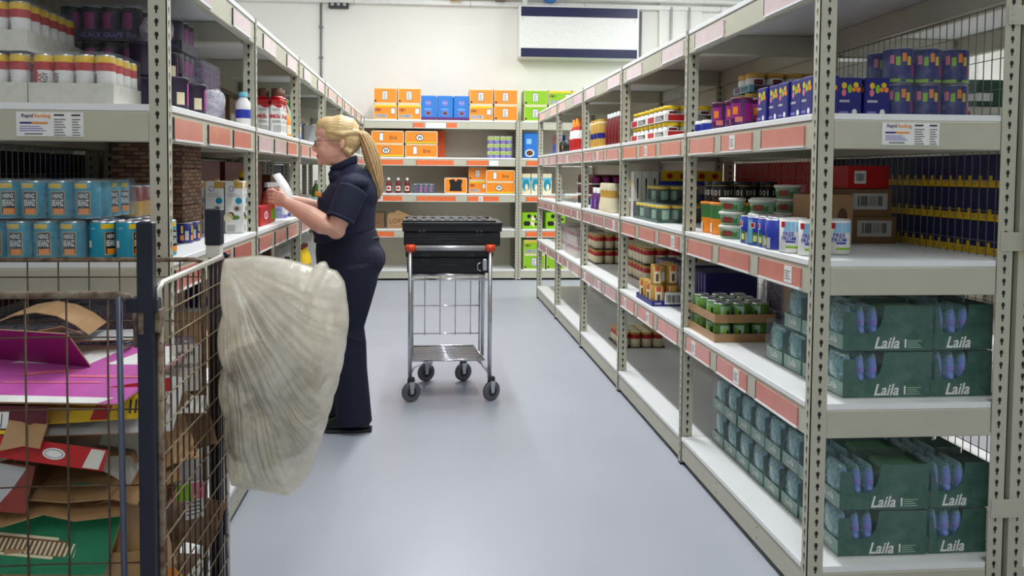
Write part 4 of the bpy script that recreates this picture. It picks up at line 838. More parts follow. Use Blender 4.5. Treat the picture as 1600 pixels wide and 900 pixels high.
for x, y, kk, lb in spots:
    for k in range(2): place(kk, {'rjp': rjp, 'rjo': rjo}[kk], x, y, L2+k*.118, 0, lb % ['lower', 'upper'][k], 'jars', 'packs of red and gold topped jars')
place('rjo', rjo, 1.36, 5.72-.12, L1, 0, 'pack of red and gold topped jars alone on the bottom shelf of the middle bay', 'jars')
# second bay second shelf: peanut jars
pj = MB().lathe([(.036, 0), (.038, .004), (.038, .105, 'kraft'), (.036, .11)], 'gold', 16).patch(.0386, -50, 10, .01, .1, 'cream').patch(.039, -40, 0, .075, .1, 'deeporange').patch(.039, 20, 55, .02, .07, 'white').patch(.0392, -30, -8, .02, .06, 'brown').mesh('jar')
def pjd(mb, W, D, H):
    mb.box(W*.42, W*.98, -.004, -.0025, .01, .075, 'white'); mb.bars(W*.47, W*.93, .02, .06, 'black', y=-.0048); mb.text('nuts', W*.2, H*.5, .012, 'white', y=-.0027)
pjp = pack('nut_jar_tray', pj, 'jar', 2, 4, .0395, .11, 'navy', .03, None, 6, pjd)
place('pjp', pjp, 1.215, 4.27, L2, 0, 'navy tray of peach jars with big barcode label on the second right shelf, lower one', 'jars', 'navy trays of peach jars')
place('pjm', lambda: MB_single(pj, 'peanut_jar'), 1.258, 4.32, L2+.114, 0, 'single peach jar standing on the navy jar tray, front left', 'jar', 'single peach jars'); place('pjm', None, 1.338, 4.33, L2+.114, .3, 'single peach jar standing on the navy jar tray, front right', 'jar', 'single peach jars')
place('pjm', None, 1.338, 4.42, L2+.114, .3, 'single peach jar standing on the navy jar tray, behind the front pair', 'jar', 'single peach jars')
items('crum5', crumple('torn_film', .07, .06, .035, 'milkyfilm', 41, .3), 'plastic film', None, 0, [(1.34, 4.52, L2+.114, 'torn hazy film lying on the peach jars')])
nvc = boxy('navy_wrapped_case', .24, .28, .2, 'deepnavy', lambda m, w, d, h: (m.quad(0, w, 0, h*.25, 'navy'), [m.oval(.04+i*.08, h*.12, .02, .012, 'salmon', y=-.001) for i in range(3)], [m.quad(.03+i*.045, .045+i*.045, h*.3, h*.95, 'lilac', y=-.001) for i in range(5)]))
for i in range(3): place('nvc', nvc, 1.42+.02*i, 4.9-.27*i, L2, RZ, 'navy film wrapped case behind the peach jars, '+ORD[i]+' from the far end', 'box', 'navy wrapped cases')
dtr = pack('dark_jar_tray', cdk, 'jar', 3, 4, .04, .078, 'lightgrey', .02, None, 4)
place('dtr', dtr, 1.50, 4.62-.2, L2+.205, 0, 'pale tray of small dark jars on the navy cases', 'jars')
# ---------------------------------------------------------------- back wall shelves
def obox(v):
    def f(m, w, d, h):
        m.quad(0, w, h*.93, h, 'cream'); m.quad(0, w, 0, h*.05, 'cream')
        m.quad(0, w*.02, 0, h, 'cream'); m.quad(w*.98, w, 0, h, 'cream')
        if v == 0: m.quad(w*.36, w*.6, h*.22, h*.78, 'darkgrey'); m.quad(w*.375, w*.585, h*.25, h*.75, 'white', y=-.0009); m.lines(w*.41, w*.55, h*.3, h*.7, 4, 'darkgrey', y=-.0013); m.quad(w*.03, w*.12, h*.1, h*.22, 'maroon')
        elif v == 1: m.quad(w*.02, w*.98, h*.8, h*.92, 'yellow'); m.text('W', w*.12, h*.6, h*.2, 'maroon', y=-.001); m.text('W', w*.24, h*.6, h*.2, 'maroon', y=-.001); m.quad(w*.08, w*.6, h*.12, h*.34, 'lightgrey'); m.bars(w*.1, w*.56, h*.15, h*.32, 'midgrey', y=-.001); m.quad(w*.74, w*.92, h*.35, h*.75, 'darkgrey'); m.quad(w*.75, w*.91, h*.38, h*.72, 'white', y=-.0009)
        elif v == 2: m.quad(w*.02, w*.98, h*.02, h*.16, 'yellow'); m.oval(w*.45, h*.5, w*.13, h*.28, 'darkgrey'); m.oval(w*.45, h*.5, w*.11, h*.22, 'white', y=-.0009); m.text('W', w*.45, h*.5, h*.26, 'black', y=-.0013, bold=True)
        elif v == 3: m.quad(w*.24, w*.37, h*.2, h*.85, 'darkgrey'); m.quad(w*.25, w*.36, h*.24, h*.81, 'white', y=-.0009); m.text('bix', w*.68, h*.5, h*.34, 'brown', y=-.001)
    return f
def ob(c, v, w, h): return boxy('cereal_case', w, .35, h, c, obox(v), .004)
def backbox(c, v, w, h, x, z, lb, y=BY+.03, cat='box', grp='cereal cases on the back wall shelves'): place('ob%s%d_%.2f_%.2f' % (c, v, w, h), ob(c, v, w, h), x, y, z, 0, lb, cat, grp)
for i, (x, w) in enumerate(((-.69, .29), (-.385, .29), (.52, .30), (.835, .30))):
    for k in range(2):
        v = [[1, 0], [1, 0], [1, 0], [0, 0]][i][k]; backbox('orange', v, w, .2, x, L5+k*.203, 'orange case on top of the back shelving, %s column from the left, %s' % (ORD[i], ['lower', 'upper'][k]))
for i, x in enumerate((1.22, 1.53, 1.84, 2.15)):
    for k in range(2): backbox('lime', [0, 1, 1, 0][i] if k else 0, .3, .2, x, L5+k*.203, 'lime green case on top of the back shelving, %s column from the left, %s' % (ORD[i], ['lower', 'upper'][k]))
def bluep():
    t = boxy('rice_snack_pack', .205, .3, .31, 'blue', lambda m, w, d, h: (m.quad(0, w, 0, h*.12, 'purple'), m.oval(w*.5, h*.28, .045, .035, 'lilac'), m.oval(w*.5, h*.28, .03, .02, 'brown', y=-.001), m.quad(w*.35, w*.65, h*.6, h*.8, 'lilac'), m.text('Krisp', w*.5, h*.7, .03, 'babyblue', y=-.001), m.lines(w*.25, w*.75, h*.42, h*.5, 2, 'babyblue')), .01)(); return t
for i in range(3): place('blp', bluep, -.105+i*.211, BY+.04, L5, 0, 'bright blue pack on top of the back shelving, '+['left one', 'middle one', 'right one'][i]+' of three', 'box', 'bright blue packs on the back shelving')
for i, (x, v0, v1) in enumerate(((-.72, 2, 3), (-.295, 3, 2))):
    for k in range(2): backbox('orange', (v0, v1)[k], .41, .165, x, L4+k*.167, 'wide orange case on the shelf below the top, %s column, %s' % (['left', 'right'][i], ['lower', 'upper'][k]))
for i, x in enumerate((-.72, -.4, -.08)):
    place('obk', boxy('shaded_case', .3, .2, .355, 'deeporange', lambda m, w, d, h: (m.quad(w*.3, w*.55, h*.8, h*.98, 'lightgrey'), m.quad(0, .01, 0, h, 'cream'))), x, BY+.385, L4, 0, 'orange case standing behind, '+['left', 'middle', 'right'][i]+', reaching the shelf above', 'box', 'orange cases standing behind')  # deeper orange: shade behind the front row put into the colour
tm = MB().lathe([(.035, 0), (.037, .004), (.037, .04, 'paleyellow'), (.037, .085), (.033, .09)], 'lilac', 12).patch(.0376, -40, 40, .045, .08, 'lime').mesh('can')
for i in range(2):
    for k in range(3): place('tmp', pack('soup_can_pack', tm, 'can', 2, 3, .038, .09, None, 0, 'clearfilm', 2), .76+i*.16, BY+.05, L4+k*.094, 0, 'pack of pale cans on the right of the back shelf, %s stack, %s' % (['left', 'right'][i], ['lowest', 'middle', 'topmost'][k]), 'canned food', 'pale can packs on the back shelf')
place('blb', lambda: boxy('blue_cereal_box', .21, .1, .33, 'blue', lambda m, w, d, h: (m.oval(w*.4, h*.2, .06, .05, 'white'), m.oval(w*.4, h*.2, .045, .035, 'brown', y=-.001), m.quad(w*.2, w*.5, h*.55, h*.75, 'babyblue')), .02)(), 1.215, BY+.05, L4, 0, 'single blue box in the right bay of the back shelving', 'box')
for i, x in enumerate((-.505, -.385, -.27)): place('ket', ket, x, BY+.12, L3, 0, 'ketchup bottle alone on the back shelf, '+['left', 'middle', 'right'][i]+' of three', 'bottle', 'three ketchup bottles on the back shelf')
dcp = pack('black_can_pack', gcan, 'can', 4, 2, .033, .115, None, 0, 'bluefilm', 15)
for i in range(2):
    place('dcp', dcp, -.2+i*.02, BY+.06+i*.2, L3, 0, 'dark can pack with torn film on the middle back shelf, '+['front', 'rear'][i]+' left one', 'drinks', 'dark can packs on the back shelf')
place('ocd', boxy('display_case', .29, .3, .2, 'orange', lambda m, w, d, h: (m.quad(0, w, 0, h*.05, 'cream'), m.quad(0, w, h*.95, h, 'cream'), m.quad(0, w*.03, 0, h, 'cream'), m.quad(w*.97, w, 0, h, 'cream'), m.add([(w*.22, -.001, h*.15), (w*.78, -.001, h*.15), (w*.74, -.001, h*.5), (w*.8, -.001, h*.85), (w*.6, -.001, h*.92), (w*.5, -.001, h*.75), (w*.4, -.001, h*.92), (w*.2, -.001, h*.85), (w*.26, -.001, h*.5)], [tuple(range(9))], 'black'))), .205, BY+.03, L3, 0, 'orange case with dark opened front on the middle back shelf', 'box')
for k in range(2): backbox('orange', [1, 0][k], .235, .168, .52, L3+k*.17, 'orange case left of the wide pair on the middle back shelf, '+['lower', 'upper'][k], BY+.1)
for k in range(2): backbox('orange', [2, 3][k], .37, .15, .738, L3+k*.152, 'wide orange case on the middle back shelf, '+['lower', 'upper'][k])
place('crx', boxy('brown_carton', .28, .25, .17, 'kraft', lambda m, w, d, h: (m.text('LOFT', w*.45, h*.55, .06, 'brown'), m.lines(.04, .2, .02, .05, 2, 'darkkraft'))), -.52, BY+.08, L2, 0, 'brown carton with faded lettering on the lower back shelf', 'box')
place('flp', lambda: MB().ext([(0, 0), (.28, 0), (.22, .03), (.19, .03), (.16, .06), (.11, .06), (.09, .03), (.03, .03)], 0, .004, 'kraft').build('carton_flap'), -.52, BY+.09, L2+.1705, 0, 'torn raised flap of card standing on the brown carton', 'cardboard')
place('cry', boxy('brown_carton', .2, .25, .2, 'darkkraft', lambda m, w, d, h: m.lines(.04, .15, .06, .1, 2, 'brown')), -.76, BY+.1, L2, 0, 'plain darker brown carton at the left end of the lower back shelf', 'box')
def camo(c):
    def f(m, w, d, h):
        r = random.Random(5)
        for i in range(9): m.oval(w*r.uniform(.15, .85), h*r.uniform(.2, .8), w*r.uniform(.06, .14), h*r.uniform(.06, .16), 'black' if i % 3 else 'cream', y=-.0008-.0002*i)
    return f
for i in range(2): place('cmo', boxy('black_lime_case', [.25, .3][0], .3, .21, 'lime', camo(i)), 1.21+i*.31, BY+.05, L2, 0, 'lime case with black patches on the lower back shelf, '+['left', 'right'][i], 'box', 'lime and black cases')
for i in range(4): backbox('lime', [0, 1, 0, 1][i], .28, .19, [1.23, 1.23, 1.53, 1.53][i], L1+(i % 2)*.192, 'lime case on the bottom back shelf, %s column, %s' % (['left', 'right'][i//2], ['lower', 'upper'][i % 2]))
tcb = boxy('long_life_milk_carton', .115, .1, .26, 'cream', lambda m, w, d, h: (m.oval(w*.5, h*.42, .05, .08, 'teal'), m.oval(w*.55, h*.3, .02, .05, 'cream', y=-.001), m.quad(0, w, h*.62, h*.8, 'paleteal')))
for i, x in enumerate((1.2, 1.325, 1.475)): place('tcb', tcb, x, BY+.06, L3, 0, 'cream and teal carton on the right part of the back shelf, '+['left', 'middle', 'right'][i], 'carton', 'cream and teal cartons')
# goods across the next aisle
for k in range(4):
    for j, c in enumerate(('orange', 'lime', 'red')):
        place('far%d' % j, boxy('distant_case', .5, .4, .25, c, lambda m, w, d, h: (m.quad(.1, .3, .05, .18, 'white'), m.quad(0, w, h*.9, h, 'cream'))), 4.36, [4.88, 5.43, 6.10, 6.68][k], [L2, L3, L4][j], RZ, '%s case across the next aisle, %s from the near end' % (c, ORD[k]), 'box', 'cases across the next aisle')
# ---------------------------------------------------------------- roll cage with waste card
mat('sidewire', (170, 158, 128), .4, .5, .25, 60, col2=(120, 96, 70))
CX0, CX1, CY0, CY1 = -1.36, -.575, 1.75, 2.33
cage = tag(empty('roll_cage', (0, 0, 0)), 'tall rusty wire roll cage full of waste cardboard in the left foreground', 'roll cage')
def rod(mb, a, b, r, m, n=6): mb.tube([a, b], r, m, n)
# front panel: rust top rail bending down, brown wires
mb = MB(); mb.tube([(CX0, CY0, 1.112), (-.655, CY0, 1.112), (-.632, CY0, 1.106), (-.618, CY0, 1.09), (-.615, CY0, 1.0)], .008, 'rust', 8)
x = -.68
while x > CX0: rod(mb, (x, CY0, .17), (x+.004, CY0, 1.108), .0022, 'darkwire'); x -= .084
for z in (1.02, .865, .70, .53, .36, .2): mb.tube([(CX0, CY0+.004, z+.003), (-1.0, CY0+.004, z-.002), (-.8, CY0+.004, z+.002), (-.615, CY0+.004, z)], .0018, 'darkwire', 5)
mb.build('front_panel', cage)
MB().tube([(-.651, CY0-.004, 1.11), (-.645, CY0-.004, .17)], .0065, 'cagebar', 10).build('locking_bar', cage)
mb = MB(); mb.tube([(CX0, CY1, 1.124), (-.66, CY1, 1.124), (-.642, CY1, 1.118), (-.636, CY1, 1.09), (-.636, CY1, .17)], .007, 'rust', 8)
x = -.70
while x > CX0: rod(mb, (x, CY1, .17), (x, CY1, 1.12), .002, 'darkwire'); x -= .083
for z in (1.075, .95, .8, .65, .5, .35, .2): rod(mb, (CX0, CY1, z), (-.636, CY1, z), .002, 'darkwire')
mb.build('rear_panel', cage)
mb = MB(); y = CY0+.045
while y < CY1-.02: rod(mb, (CX1, y, .17), (CX1, y, 1.13), .0024, 'darkwire'); y += .045
z = .2
while z < 1.11: rod(mb, (CX1+.004, CY0+.01, z), (CX1+.004, CY1, z), .0019, 'sidewire'); z += .062
mb.build('side_panel', cage)
MB().tube([(CX1-.002, CY0+.02, .17), (CX1-.002, CY0+.02, 1.09), (CX1, CY0+.012, 1.122), (CX1, CY0+.03, 1.132), (CX1, CY1, 1.136), (CX1, CY1+.004, 1.10), (CX1, CY1+.004, .17)], .0075, 'brightsteel', 10).build('side_panel_rail', cage)
MB().tube([(CX1+.0, CY0+.018, .17), (CX1, CY0+.018, 1.04)], .0085, 'rust', 8).build('rusty_upright', cage)
for nm, x, y, h in (('corner_post', -.595, CY0, 1.267), ('corner_post', CX0, CY0, 1.267), ('corner_post', CX0, CY1, 1.267)):
    MB().box(x-.0165, x+.0165, y-.015, y+.015, .13, h, 'cagepost', .003).build(nm, cage)
MB().box(-.617, -.588, CY1-.012, CY1+.012, .13, 1.15, 'cagepost', .003).build('corner_post', cage)
q = MB().box(-.626, -.582, CY1-.021, CY1+.021, 1.166, 1.268, 'cagepost', .003).build('post_sleeve', cage)
q = MB().box(-.624, -.584, CY1-.018, CY1+.018, 1.13, 1.166, 'offwhite', .002).build('tape_wrap', cage); q['label'] = 'white tape wrapped round the post'
mb = MB().box(-.635, -.57, CY0-.012, CY0+.012+.01, 1.075, 1.105, 'cagepost', .002).box(-.58, -.568, CY0-.004, CY0+.03, 1.03, 1.08, 'rust', .002); mb.build('corner_bracket', cage)
MB().box(-.607, -.597, CY0-.0165, CY0-.015, 1.03, 1.075, 'rust').build('rust_patch', cage)
MB().box(-.566, -.558, CY1-.08, CY1-.055, .36, .43, 'black', .003).build('door_hinge', cage)
MB().box(CX0-.02, CX1+.01, CY0-.02, CY1+.02, .13, .165, 'cagepost', .004).build('base_frame', cage)
for x in (CX0+.06, CX1-.06):
    for y in (CY0+.06, CY1-.06):
        c = MB().box(x-.02, x+.02, y-.03, y+.03, .105, .13, 'galv').build('caster', cage)
        MB().lathe([(.045, -.014), (.052, -.008), (.052, .008), (.045, .014)], 'rubber', 18, Matrix.Translation((x, y, .053)) @ Matrix.Rotation(PI/2, 4, 'Y')).build('wheel', c)
# waste card: cross-section of panels (width, angle) pushed along y, outside print on top
def card(label, segs, L, X, deco=None, name='waste_carton', t=.003, top='kraft', under='kraft', cat='cardboard', grp='waste cardboard in the cage', wave=0):
    pts = [(0, 0)]
    for wd, ang, *_ in segs: a = math.radians(ang); pts.append((pts[-1][0]+wd*math.cos(a), pts[-1][1]+wd*math.sin(a)))
    cx = (pts[0][0]+pts[-1][0])/2; mb = MB(); N = 6; r = random.Random(len(label))
    jag = [[r.uniform(-wave, wave) for _ in range(2)] for _ in pts]
    for i, sg in enumerate(segs):
        m = sg[2] if len(sg) > 2 else top; a = math.radians(sg[1]); nx, nz = -math.sin(a)*t, math.cos(a)*t
        (x0, z0), (x1, z1) = pts[i], pts[i+1]; y00, y01 = -L/2+jag[i][0], L/2+jag[i][1]; y10, y11 = -L/2+jag[i+1][0], L/2+jag[i+1][1]
        v = [(x0-cx, y00, z0), (x1-cx, y10, z1), (x1-cx, y11, z1), (x0-cx, y01, z0)]; u = [(a_+nx, b_, c_+nz) for a_, b_, c_ in v]
        mb.add(v+u, [(3, 2, 1, 0), (4, 5, 6, 7), (0, 1, 5, 4), (1, 2, 6, 5), (2, 3, 7, 6), (3, 0, 4, 7)], [under, m, 'kraft', 'kraft', 'kraft', 'kraft'])
    if deco: deco(mb, t+.0006)
    o = mb.build(name); o.matrix_world = X; return tag(o, label, cat, grp)
def TQ(mb, pts, z, m): mb.add([(a, b, z) for a, b in pts], [tuple(range(len(pts)))], m)
d2r = math.radians
def mg(mb, z):
    TQ(mb, [(-.33, -.22), (.26, -.22), (.28, -.185), (-.33, -.17)], z, 'white')
    TQ(mb, [(-.10, .05), (.10, .05), (.13, .21), (-.04, .21)], z, 'white'); TQ(mb, [(.14, .05), (.3, .05), (.3, .21), (.2, .21)], z, 'white')
    TQ(mb, [(-.02, -.05), (.06, -.02), (.13, 0), (.05, .0), (-.01, -.02)], z+.0004, 'pink'); TQ(mb, [(-.03, -.10), (.2, -.09), (.2, -.08), (-.03, -.09)], z+.0004, 'pink')
    TQ(mb, [(.1, -.05), (.27, -.05), (.27, -.035), (.1, -.035)], z+.0004, 'pink')
mat('magentacard', (206, 100, 184), .35, 0, .05, coat=.3); mat('magdark', (140, 24, 104), .4, 0, .05)
card('large flattened magenta and white carton lying on top of the cage pile', [(.31, 0), (.31, 0)], .44, T(-.945, 2.02, .885, d2r(4), d2r(0), d2r(-6)), mg, top='magentacard')
card('magenta flap standing up at the left of the magenta carton', [(.13, 0)], .38, T(-1.02, 2.06, .935, 0, d2r(52), d2r(72)), None, top='magdark', under='magdark')
card('thin curved kraft sheet arching above the magenta flap', [(.05, 32), (.05, 22), (.05, 8), (.05, -12), (.05, -30), (.04, -40)], .18, T(-1.0, 2.17, .965, 0, 0, d2r(8)), None, t=.002, under='darkpurple')
card('small torn kraft corner below the arching sheet', [(.05, 10), (.05, -25)], .09, T(-.93, 2.12, .962, d2r(-15), 0, .3), None, t=.002, wave=.02)
card('kraft sheet lying right under the magenta carton', [(.3, 0), (.22, -3)], .36, T(-.99, 1.985, .862, d2r(2), 0, .03), None, wave=.01)
card('grey board peeping out behind the magenta carton', [(.2, 0)], .14, T(-.88, 2.22, .93, 0, 0, .1), None, top='lightgrey')
# upright pieces facing the front panel: built flat, turned up by 90 degrees about x
def up_(x, y, z, tilt=0, rz=0, roll=0): return T(x, y, z, 0, 0, rz) @ Matrix.Rotation(d2r(90+tilt), 4, 'X') @ Matrix.Rotation(roll, 4, 'Z')
def bc(mb, z):
    TQ(mb, [(-.12, -.018), (.055, -.018), (.055, .018), (-.12, .018)], z, 'white')
    r = random.Random(3); p = -.118
    while p < .045: w_ = r.choice((.002, .004, .006)); TQ(mb, [(p, -.016), (p+w_, -.016), (p+w_, .013), (p, .013)], z+.0005, 'black'); p += w_+r.choice((.003, .004))
    TQ(mb, [(-.13, -.03), (.08, -.03), (.08, -.022), (-.13, -.022)], z, 'yellow')
card('dark red and black carton side with a wide barcode', [(.27, 0)], .06, up_(-.96, 1.80, .834, -10, .0, -.03), bc, top='maroon')
def yr(mb, z):
    TQ(mb, [(.0, -.025), (.04, -.025), (.055, .025), (.02, .025)], z, 'red'); TQ(mb, [(-.12, -.025), (-.05, -.025), (-.03, .025), (-.12, .025)], z, 'gold')
    for i in range(3): TQ(mb, [(.085+i*.012, -.015), (.09+i*.012, -.015), (.092+i*.012, .015), (.087+i*.012, .015)], z, 'darkgrey')
card('yellow and red printed carton strip under the magenta carton', [(.25, 0)], .055, up_(-.75, 1.84, .842, -15, -.05, .06), yr, top='yellow')
card('red and orange carton edge above the yellow strip', [(.14, 0)], .03, up_(-.655, 1.88, .875, -25, 0, .15), None, top='red')
card('grey carton tray below the yellow strip', [(.03, 80), (.27, 0), (.03, -70)], .2, T(-.77, 1.93, .79, d2r(18), d2r(0), .04), None, top='lightgrey', under='lightgrey')
def rov(mb, z):
    for x in (-.12, .10):
        for k, (a, b, c) in enumerate(((.024, .012, 'white'), (.020, .009, 'midgrey'), (.018, .0075, 'white'))): TQ(mb, [(x+a*math.cos(i*PI/8), b*math.sin(i*PI/8)) for i in range(16)], z+.0004*(k+1), c)
    TQ(mb, [(.165, -.02), (.20, -.02), (.205, .02), (.175, .02)], z+.0004, 'offwhite')
card('long red carton strip with two white ovals', [(.42, 0)], .045, up_(-.905, 1.79, .775, -18, .03, -.16), rov, top='red')
card('kraft flap folded over the red strip', [(.045, -8), (.04, 12)], .05, up_(-.865, 1.777, .797, -30, 0, -.1), None, wave=.012)
def dw(mb, z): TQ(mb, [(-.02, -.05), (.0, -.05), (.03, .0), (.05, .045), (-.01, .05), (-.03, .02), (.0, .0)], z, 'lightgrey')
card('maroon and white carton face lower left in the cage', [(.13, 0)], .10, up_(-.93, 1.80, .685, -12, .1, -.15), dw, top='mudred')
for k in range(4): card('edge of stacked white card at the left photo edge, '+ORD[k]+' from the top', [(.12, 0)], .16, T(-1.0+.004*k, 1.88, .765-k*.012, 0, d2r(-12), .3), None, top='white', under='white')
card('dark open kraft carton in the middle of the pile', [(.07, 95), (.24, -2), (.02, -60)], .3, T(-.80, 1.99, .66, 0, 0, .1), None, top='darkkraft', under='darkkraft', wave=.02)
card('wavy kraft sheet under the open carton', [(.08, 4), (.08, -6), (.1, 5), (.06, -10)], .3, T(-.80, 1.96, .655, d2r(6), 0, 0), None, wave=.02)
card('thin kraft sheet above the green carton', [(.06, -8), (.08, 10), (.07, -8), (.1, 6)], .26, T(-.83, 1.93, .635, d2r(10), 0, .05), None, wave=.025)
def grc(mb, z):
    TQ(mb, [(-.13, -.055), (.14, -.075), (.15, -.03), (-.11, -.01)], z, 'cream'); TQ(mb, [(-.12, -.05), (.135, -.068), (.142, -.036), (-.107, -.016)], z+.0004, 'darkkraft')
    for i in range(20): x = -.10+i*.011; TQ(mb, [(x, -.05-.0008*i), (x+.005, -.05-.0008*i), (x+.008, -.022-.0008*i), (x+.003, -.022-.0008*i)], z+.0008, 'cream')
    for i in range(7): TQ(mb, [(.04+i*.014, .02), (.05+i*.014, .02), (.05+i*.014, .032), (.04+i*.014, .032)], z+.0004, 'kraft')
mat('greencard', (34, 128, 90), .45, 0, .08)
card('green printed carton sheet with kraft barcode panel', [(.2, 0), (.16, 1)], .2, T(-.865, 1.84, .575, d2r(48), 0, d2r(-5)), grc, top='greencard')
card('kraft carton side low behind the front wires', [(.26, 0), (.06, -30)], .1, up_(-.77, 1.80, .485, -6, .0, -.06), None)
card('kraft carton panel leaning beside the black corner post', [(.09, 0), (.05, -40)], .2, up_(-.665, 1.86, .54, -10, .3, .25), None)
card('darker kraft panel low at the left photo edge', [(.2, 0)], .07, up_(-1.0, 1.82, .49, -8, .1, .12), None, top='darkkraft')
card('lilac tinted film roll end at the very bottom of the cage', [(.03, 60), (.03, 0), (.03, -60)], .1, T(-.8, 1.86, .41, 0, 0, 0), None, top='lilac', under='lilac')
for k in range(5): card('flattened kraft carton deep in the cage pile, '+ORD[k]+' from the bottom', [(.33, 2*(k % 2)-1), (.33, 1-3*(k % 2))], .46, T(-.97, 2.05, .22+k*.085, d2r(3*(k % 3)-3), 0, .05*(k-2)), None, top='darkkraft', wave=.02)
for k in range(3): card('dull brown carton wall deep in the pile, '+['left', 'middle', 'right'][k], [(.2, 0)], .24, up_(-1.2+k*.23, 2.24, .6+.03*k, 4, 0, .05*k), None, top='brown', under='darkkraft')
# seen through the side panel
card('off-white carton sheet slanting behind the black corner post', [(.07, 0), (.06, 10)], .2, up_(-0.695, 1.93, .755, -18, -.25, -.35), None, top='offwhite', under='cream')
card('glossy white carton fold beside the black corner post', [(.05, 0), (.05, -50)], .13, up_(-0.637, 1.96, .82, -10, .3, -.25), lambda mb, z: TQ(mb, [(-.03, .0), (-.01, .0), (-.01, .01), (-.03, .01)], z, 'darkgrey'), top='white')
def vp(mb, z):
    mb.text('vape', .0, 0, .016, 'black', Matrix.Translation((0, .035, z)) @ Matrix.Rotation(-PI/2, 4, 'X'), -.0004); mb.text('Tobacco', .0, 0, .013, 'black', Matrix.Translation((0, .008, z)) @ Matrix.Rotation(-PI/2, 4, 'X'), -.0004)
card('white carton panel with black lettering vape and tobacco', [(.075, 0)], .12, up_(-0.624, 2.12, .865, -6, .35, 0), vp, top='offwhite')
card('white fold with dark print under the lettered panel', [(.05, 0), (.05, -15)], .05, up_(-0.620, 2.10, .775, -40, .3, 0), lambda mb, z: [TQ(mb, [(-.04+i*.02, -.01), (-.03+i*.02, .01), (-.026+i*.02, .008), (-.036+i*.02, -.012)], z, 'darkgrey') for i in range(3)], top='white')
card('yellow printed corner behind the rusty upright', [(.05, 0)], .06, up_(-0.675, 2.05, .85, -10, 0, .3), lambda mb, z: TQ(mb, [(-.02, -.02), (-.01, -.02), (-.01, .02), (-.02, .02)], z, 'darkgrey'), top='yellow')
card('kraft carton flap standing diagonally behind the side wires', [(.09, 0), (.04, 30)], .05, up_(-0.642, 2.02, .78, 0, .5, 1.0), None)
card('large kraft carton panel behind the side wires', [(.13, 0), (.05, 25)], .16, up_(-0.665, 2.16, .70, -8, .6, .2), None, top='darkkraft')
card('pale kraft sheet sloping down behind the side wires', [(.09, 8), (.06, -12)], .2, T(-0.680, 2.08, .69, d2r(25), d2r(-15), .4), None, wave=.02)
card('second pale kraft sheet below the sloping one', [(.12, -4)], .2, T(-0.690, 2.04, .655, d2r(20), d2r(-20), .3), None, wave=.02)
card('grey carton panel behind the side wires', [(.07, 0)], .07, up_(-0.622, 2.12, .60, -5, .5, 0), None, top='lightgrey')
card('pink green and white carton strip behind the side wires', [(.10, 0)], .04, up_(-0.627, 2.10, .545, -8, .4, 0), lambda mb, z: (TQ(mb, [(-.02, -.02), (.02, -.02), (.02, .02), (-.02, .02)], z, 'lime'), TQ(mb, [(.03, -.02), (.05, -.02), (.05, .02), (.03, .02)], z, 'pink')), top='pink')
card('white label panel with fine print behind the side wires', [(.05, 0)], .06, up_(-0.615, 2.14, .49, -5, .5, 0), lambda mb, z: [TQ(mb, [(-.018, -.02+i*.01), (.018, -.02+i*.01), (.018, -.016+i*.01), (-.018, -.016+i*.01)], z, 'midgrey') for i in range(5)], top='white')
card('yellow and orange curved carton strip low behind the side wires', [(.06, 0, 'yellow'), (.07, 6, 'orange'), (.07, 0, 'yellow')], .045, up_(-0.637, 1.97, .40, -5, .5, -.9), None, under='yellow')
card('brown carton corner by the hinge', [(.08, 0), (.04, 40)], .12, up_(-0.625, 2.22, .42, 0, .9, -.5), None, top='darkkraft')
# ---------------------------------------------------------------- plastic waste sack hung on the cage corner
def bagmat():
    m = bpy.data.materials.new('sackplastic'); m.use_nodes = True; nt = m.node_tree; nt.nodes.clear(); N = nt.nodes.new; Lk = nt.links.new
    out = N('ShaderNodeOutputMaterial'); p = N('ShaderNodeBsdfPrincipled'); p.inputs['Base Color'].default_value = lin((250, 246, 234)); p.inputs['Roughness'].default_value = .22
    tl = N('ShaderNodeBsdfTranslucent'); tl.inputs['Color'].default_value = lin((248, 244, 232)); tr = N('ShaderNodeBsdfTransparent'); tr.inputs['Color'].default_value = lin((240, 236, 224))
    m1 = N('ShaderNodeMixShader'); m2 = N('ShaderNodeMixShader'); tc = N('ShaderNodeTexCoord'); n = N('ShaderNodeTexNoise'); n.inputs['Scale'].default_value = 9; n.inputs['Detail'].default_value = 5; n.inputs['Distortion'].default_value = 1
    Lk(tc.outputs['Object'], n.inputs['Vector']); r = N('ShaderNodeMapRange'); r.inputs[1].default_value = .3; r.inputs[2].default_value = .7; r.inputs[3].default_value = .46; r.inputs[4].default_value = .9
    Lk(n.outputs['Fac'], r.inputs[0]); m1.inputs[0].default_value = .35; Lk(p.outputs[0], m1.inputs[1]); Lk(tl.outputs[0], m1.inputs[2])
    Lk(r.outputs[0], m2.inputs[0]); Lk(tr.outputs[0], m2.inputs[1]); Lk(m1.outputs[0], m2.inputs[2]); Lk(m2.outputs[0], out.inputs[0])
    n2 = N('ShaderNodeTexNoise'); n2.inputs['Scale'].default_value = 45; n2.inputs['Detail'].default_value = 3; Lk(tc.outputs['Object'], n2.inputs['Vector'])
    bp = N('ShaderNodeBump'); bp.inputs['Strength'].default_value = .35; bp.inputs['Distance'].default_value = .006; Lk(n2.outputs['Fac'], bp.inputs['Height']); Lk(bp.outputs[0], p.inputs['Normal'])
    MATS['sackplastic'] = m
bagmat()
mat('innerfilm', (226, 212, 176), .5, 0, .25, 14, .6, col2=(212, 210, 202)); mat('innerdull', (168, 158, 136), .6, 0, .15, 10, .5)
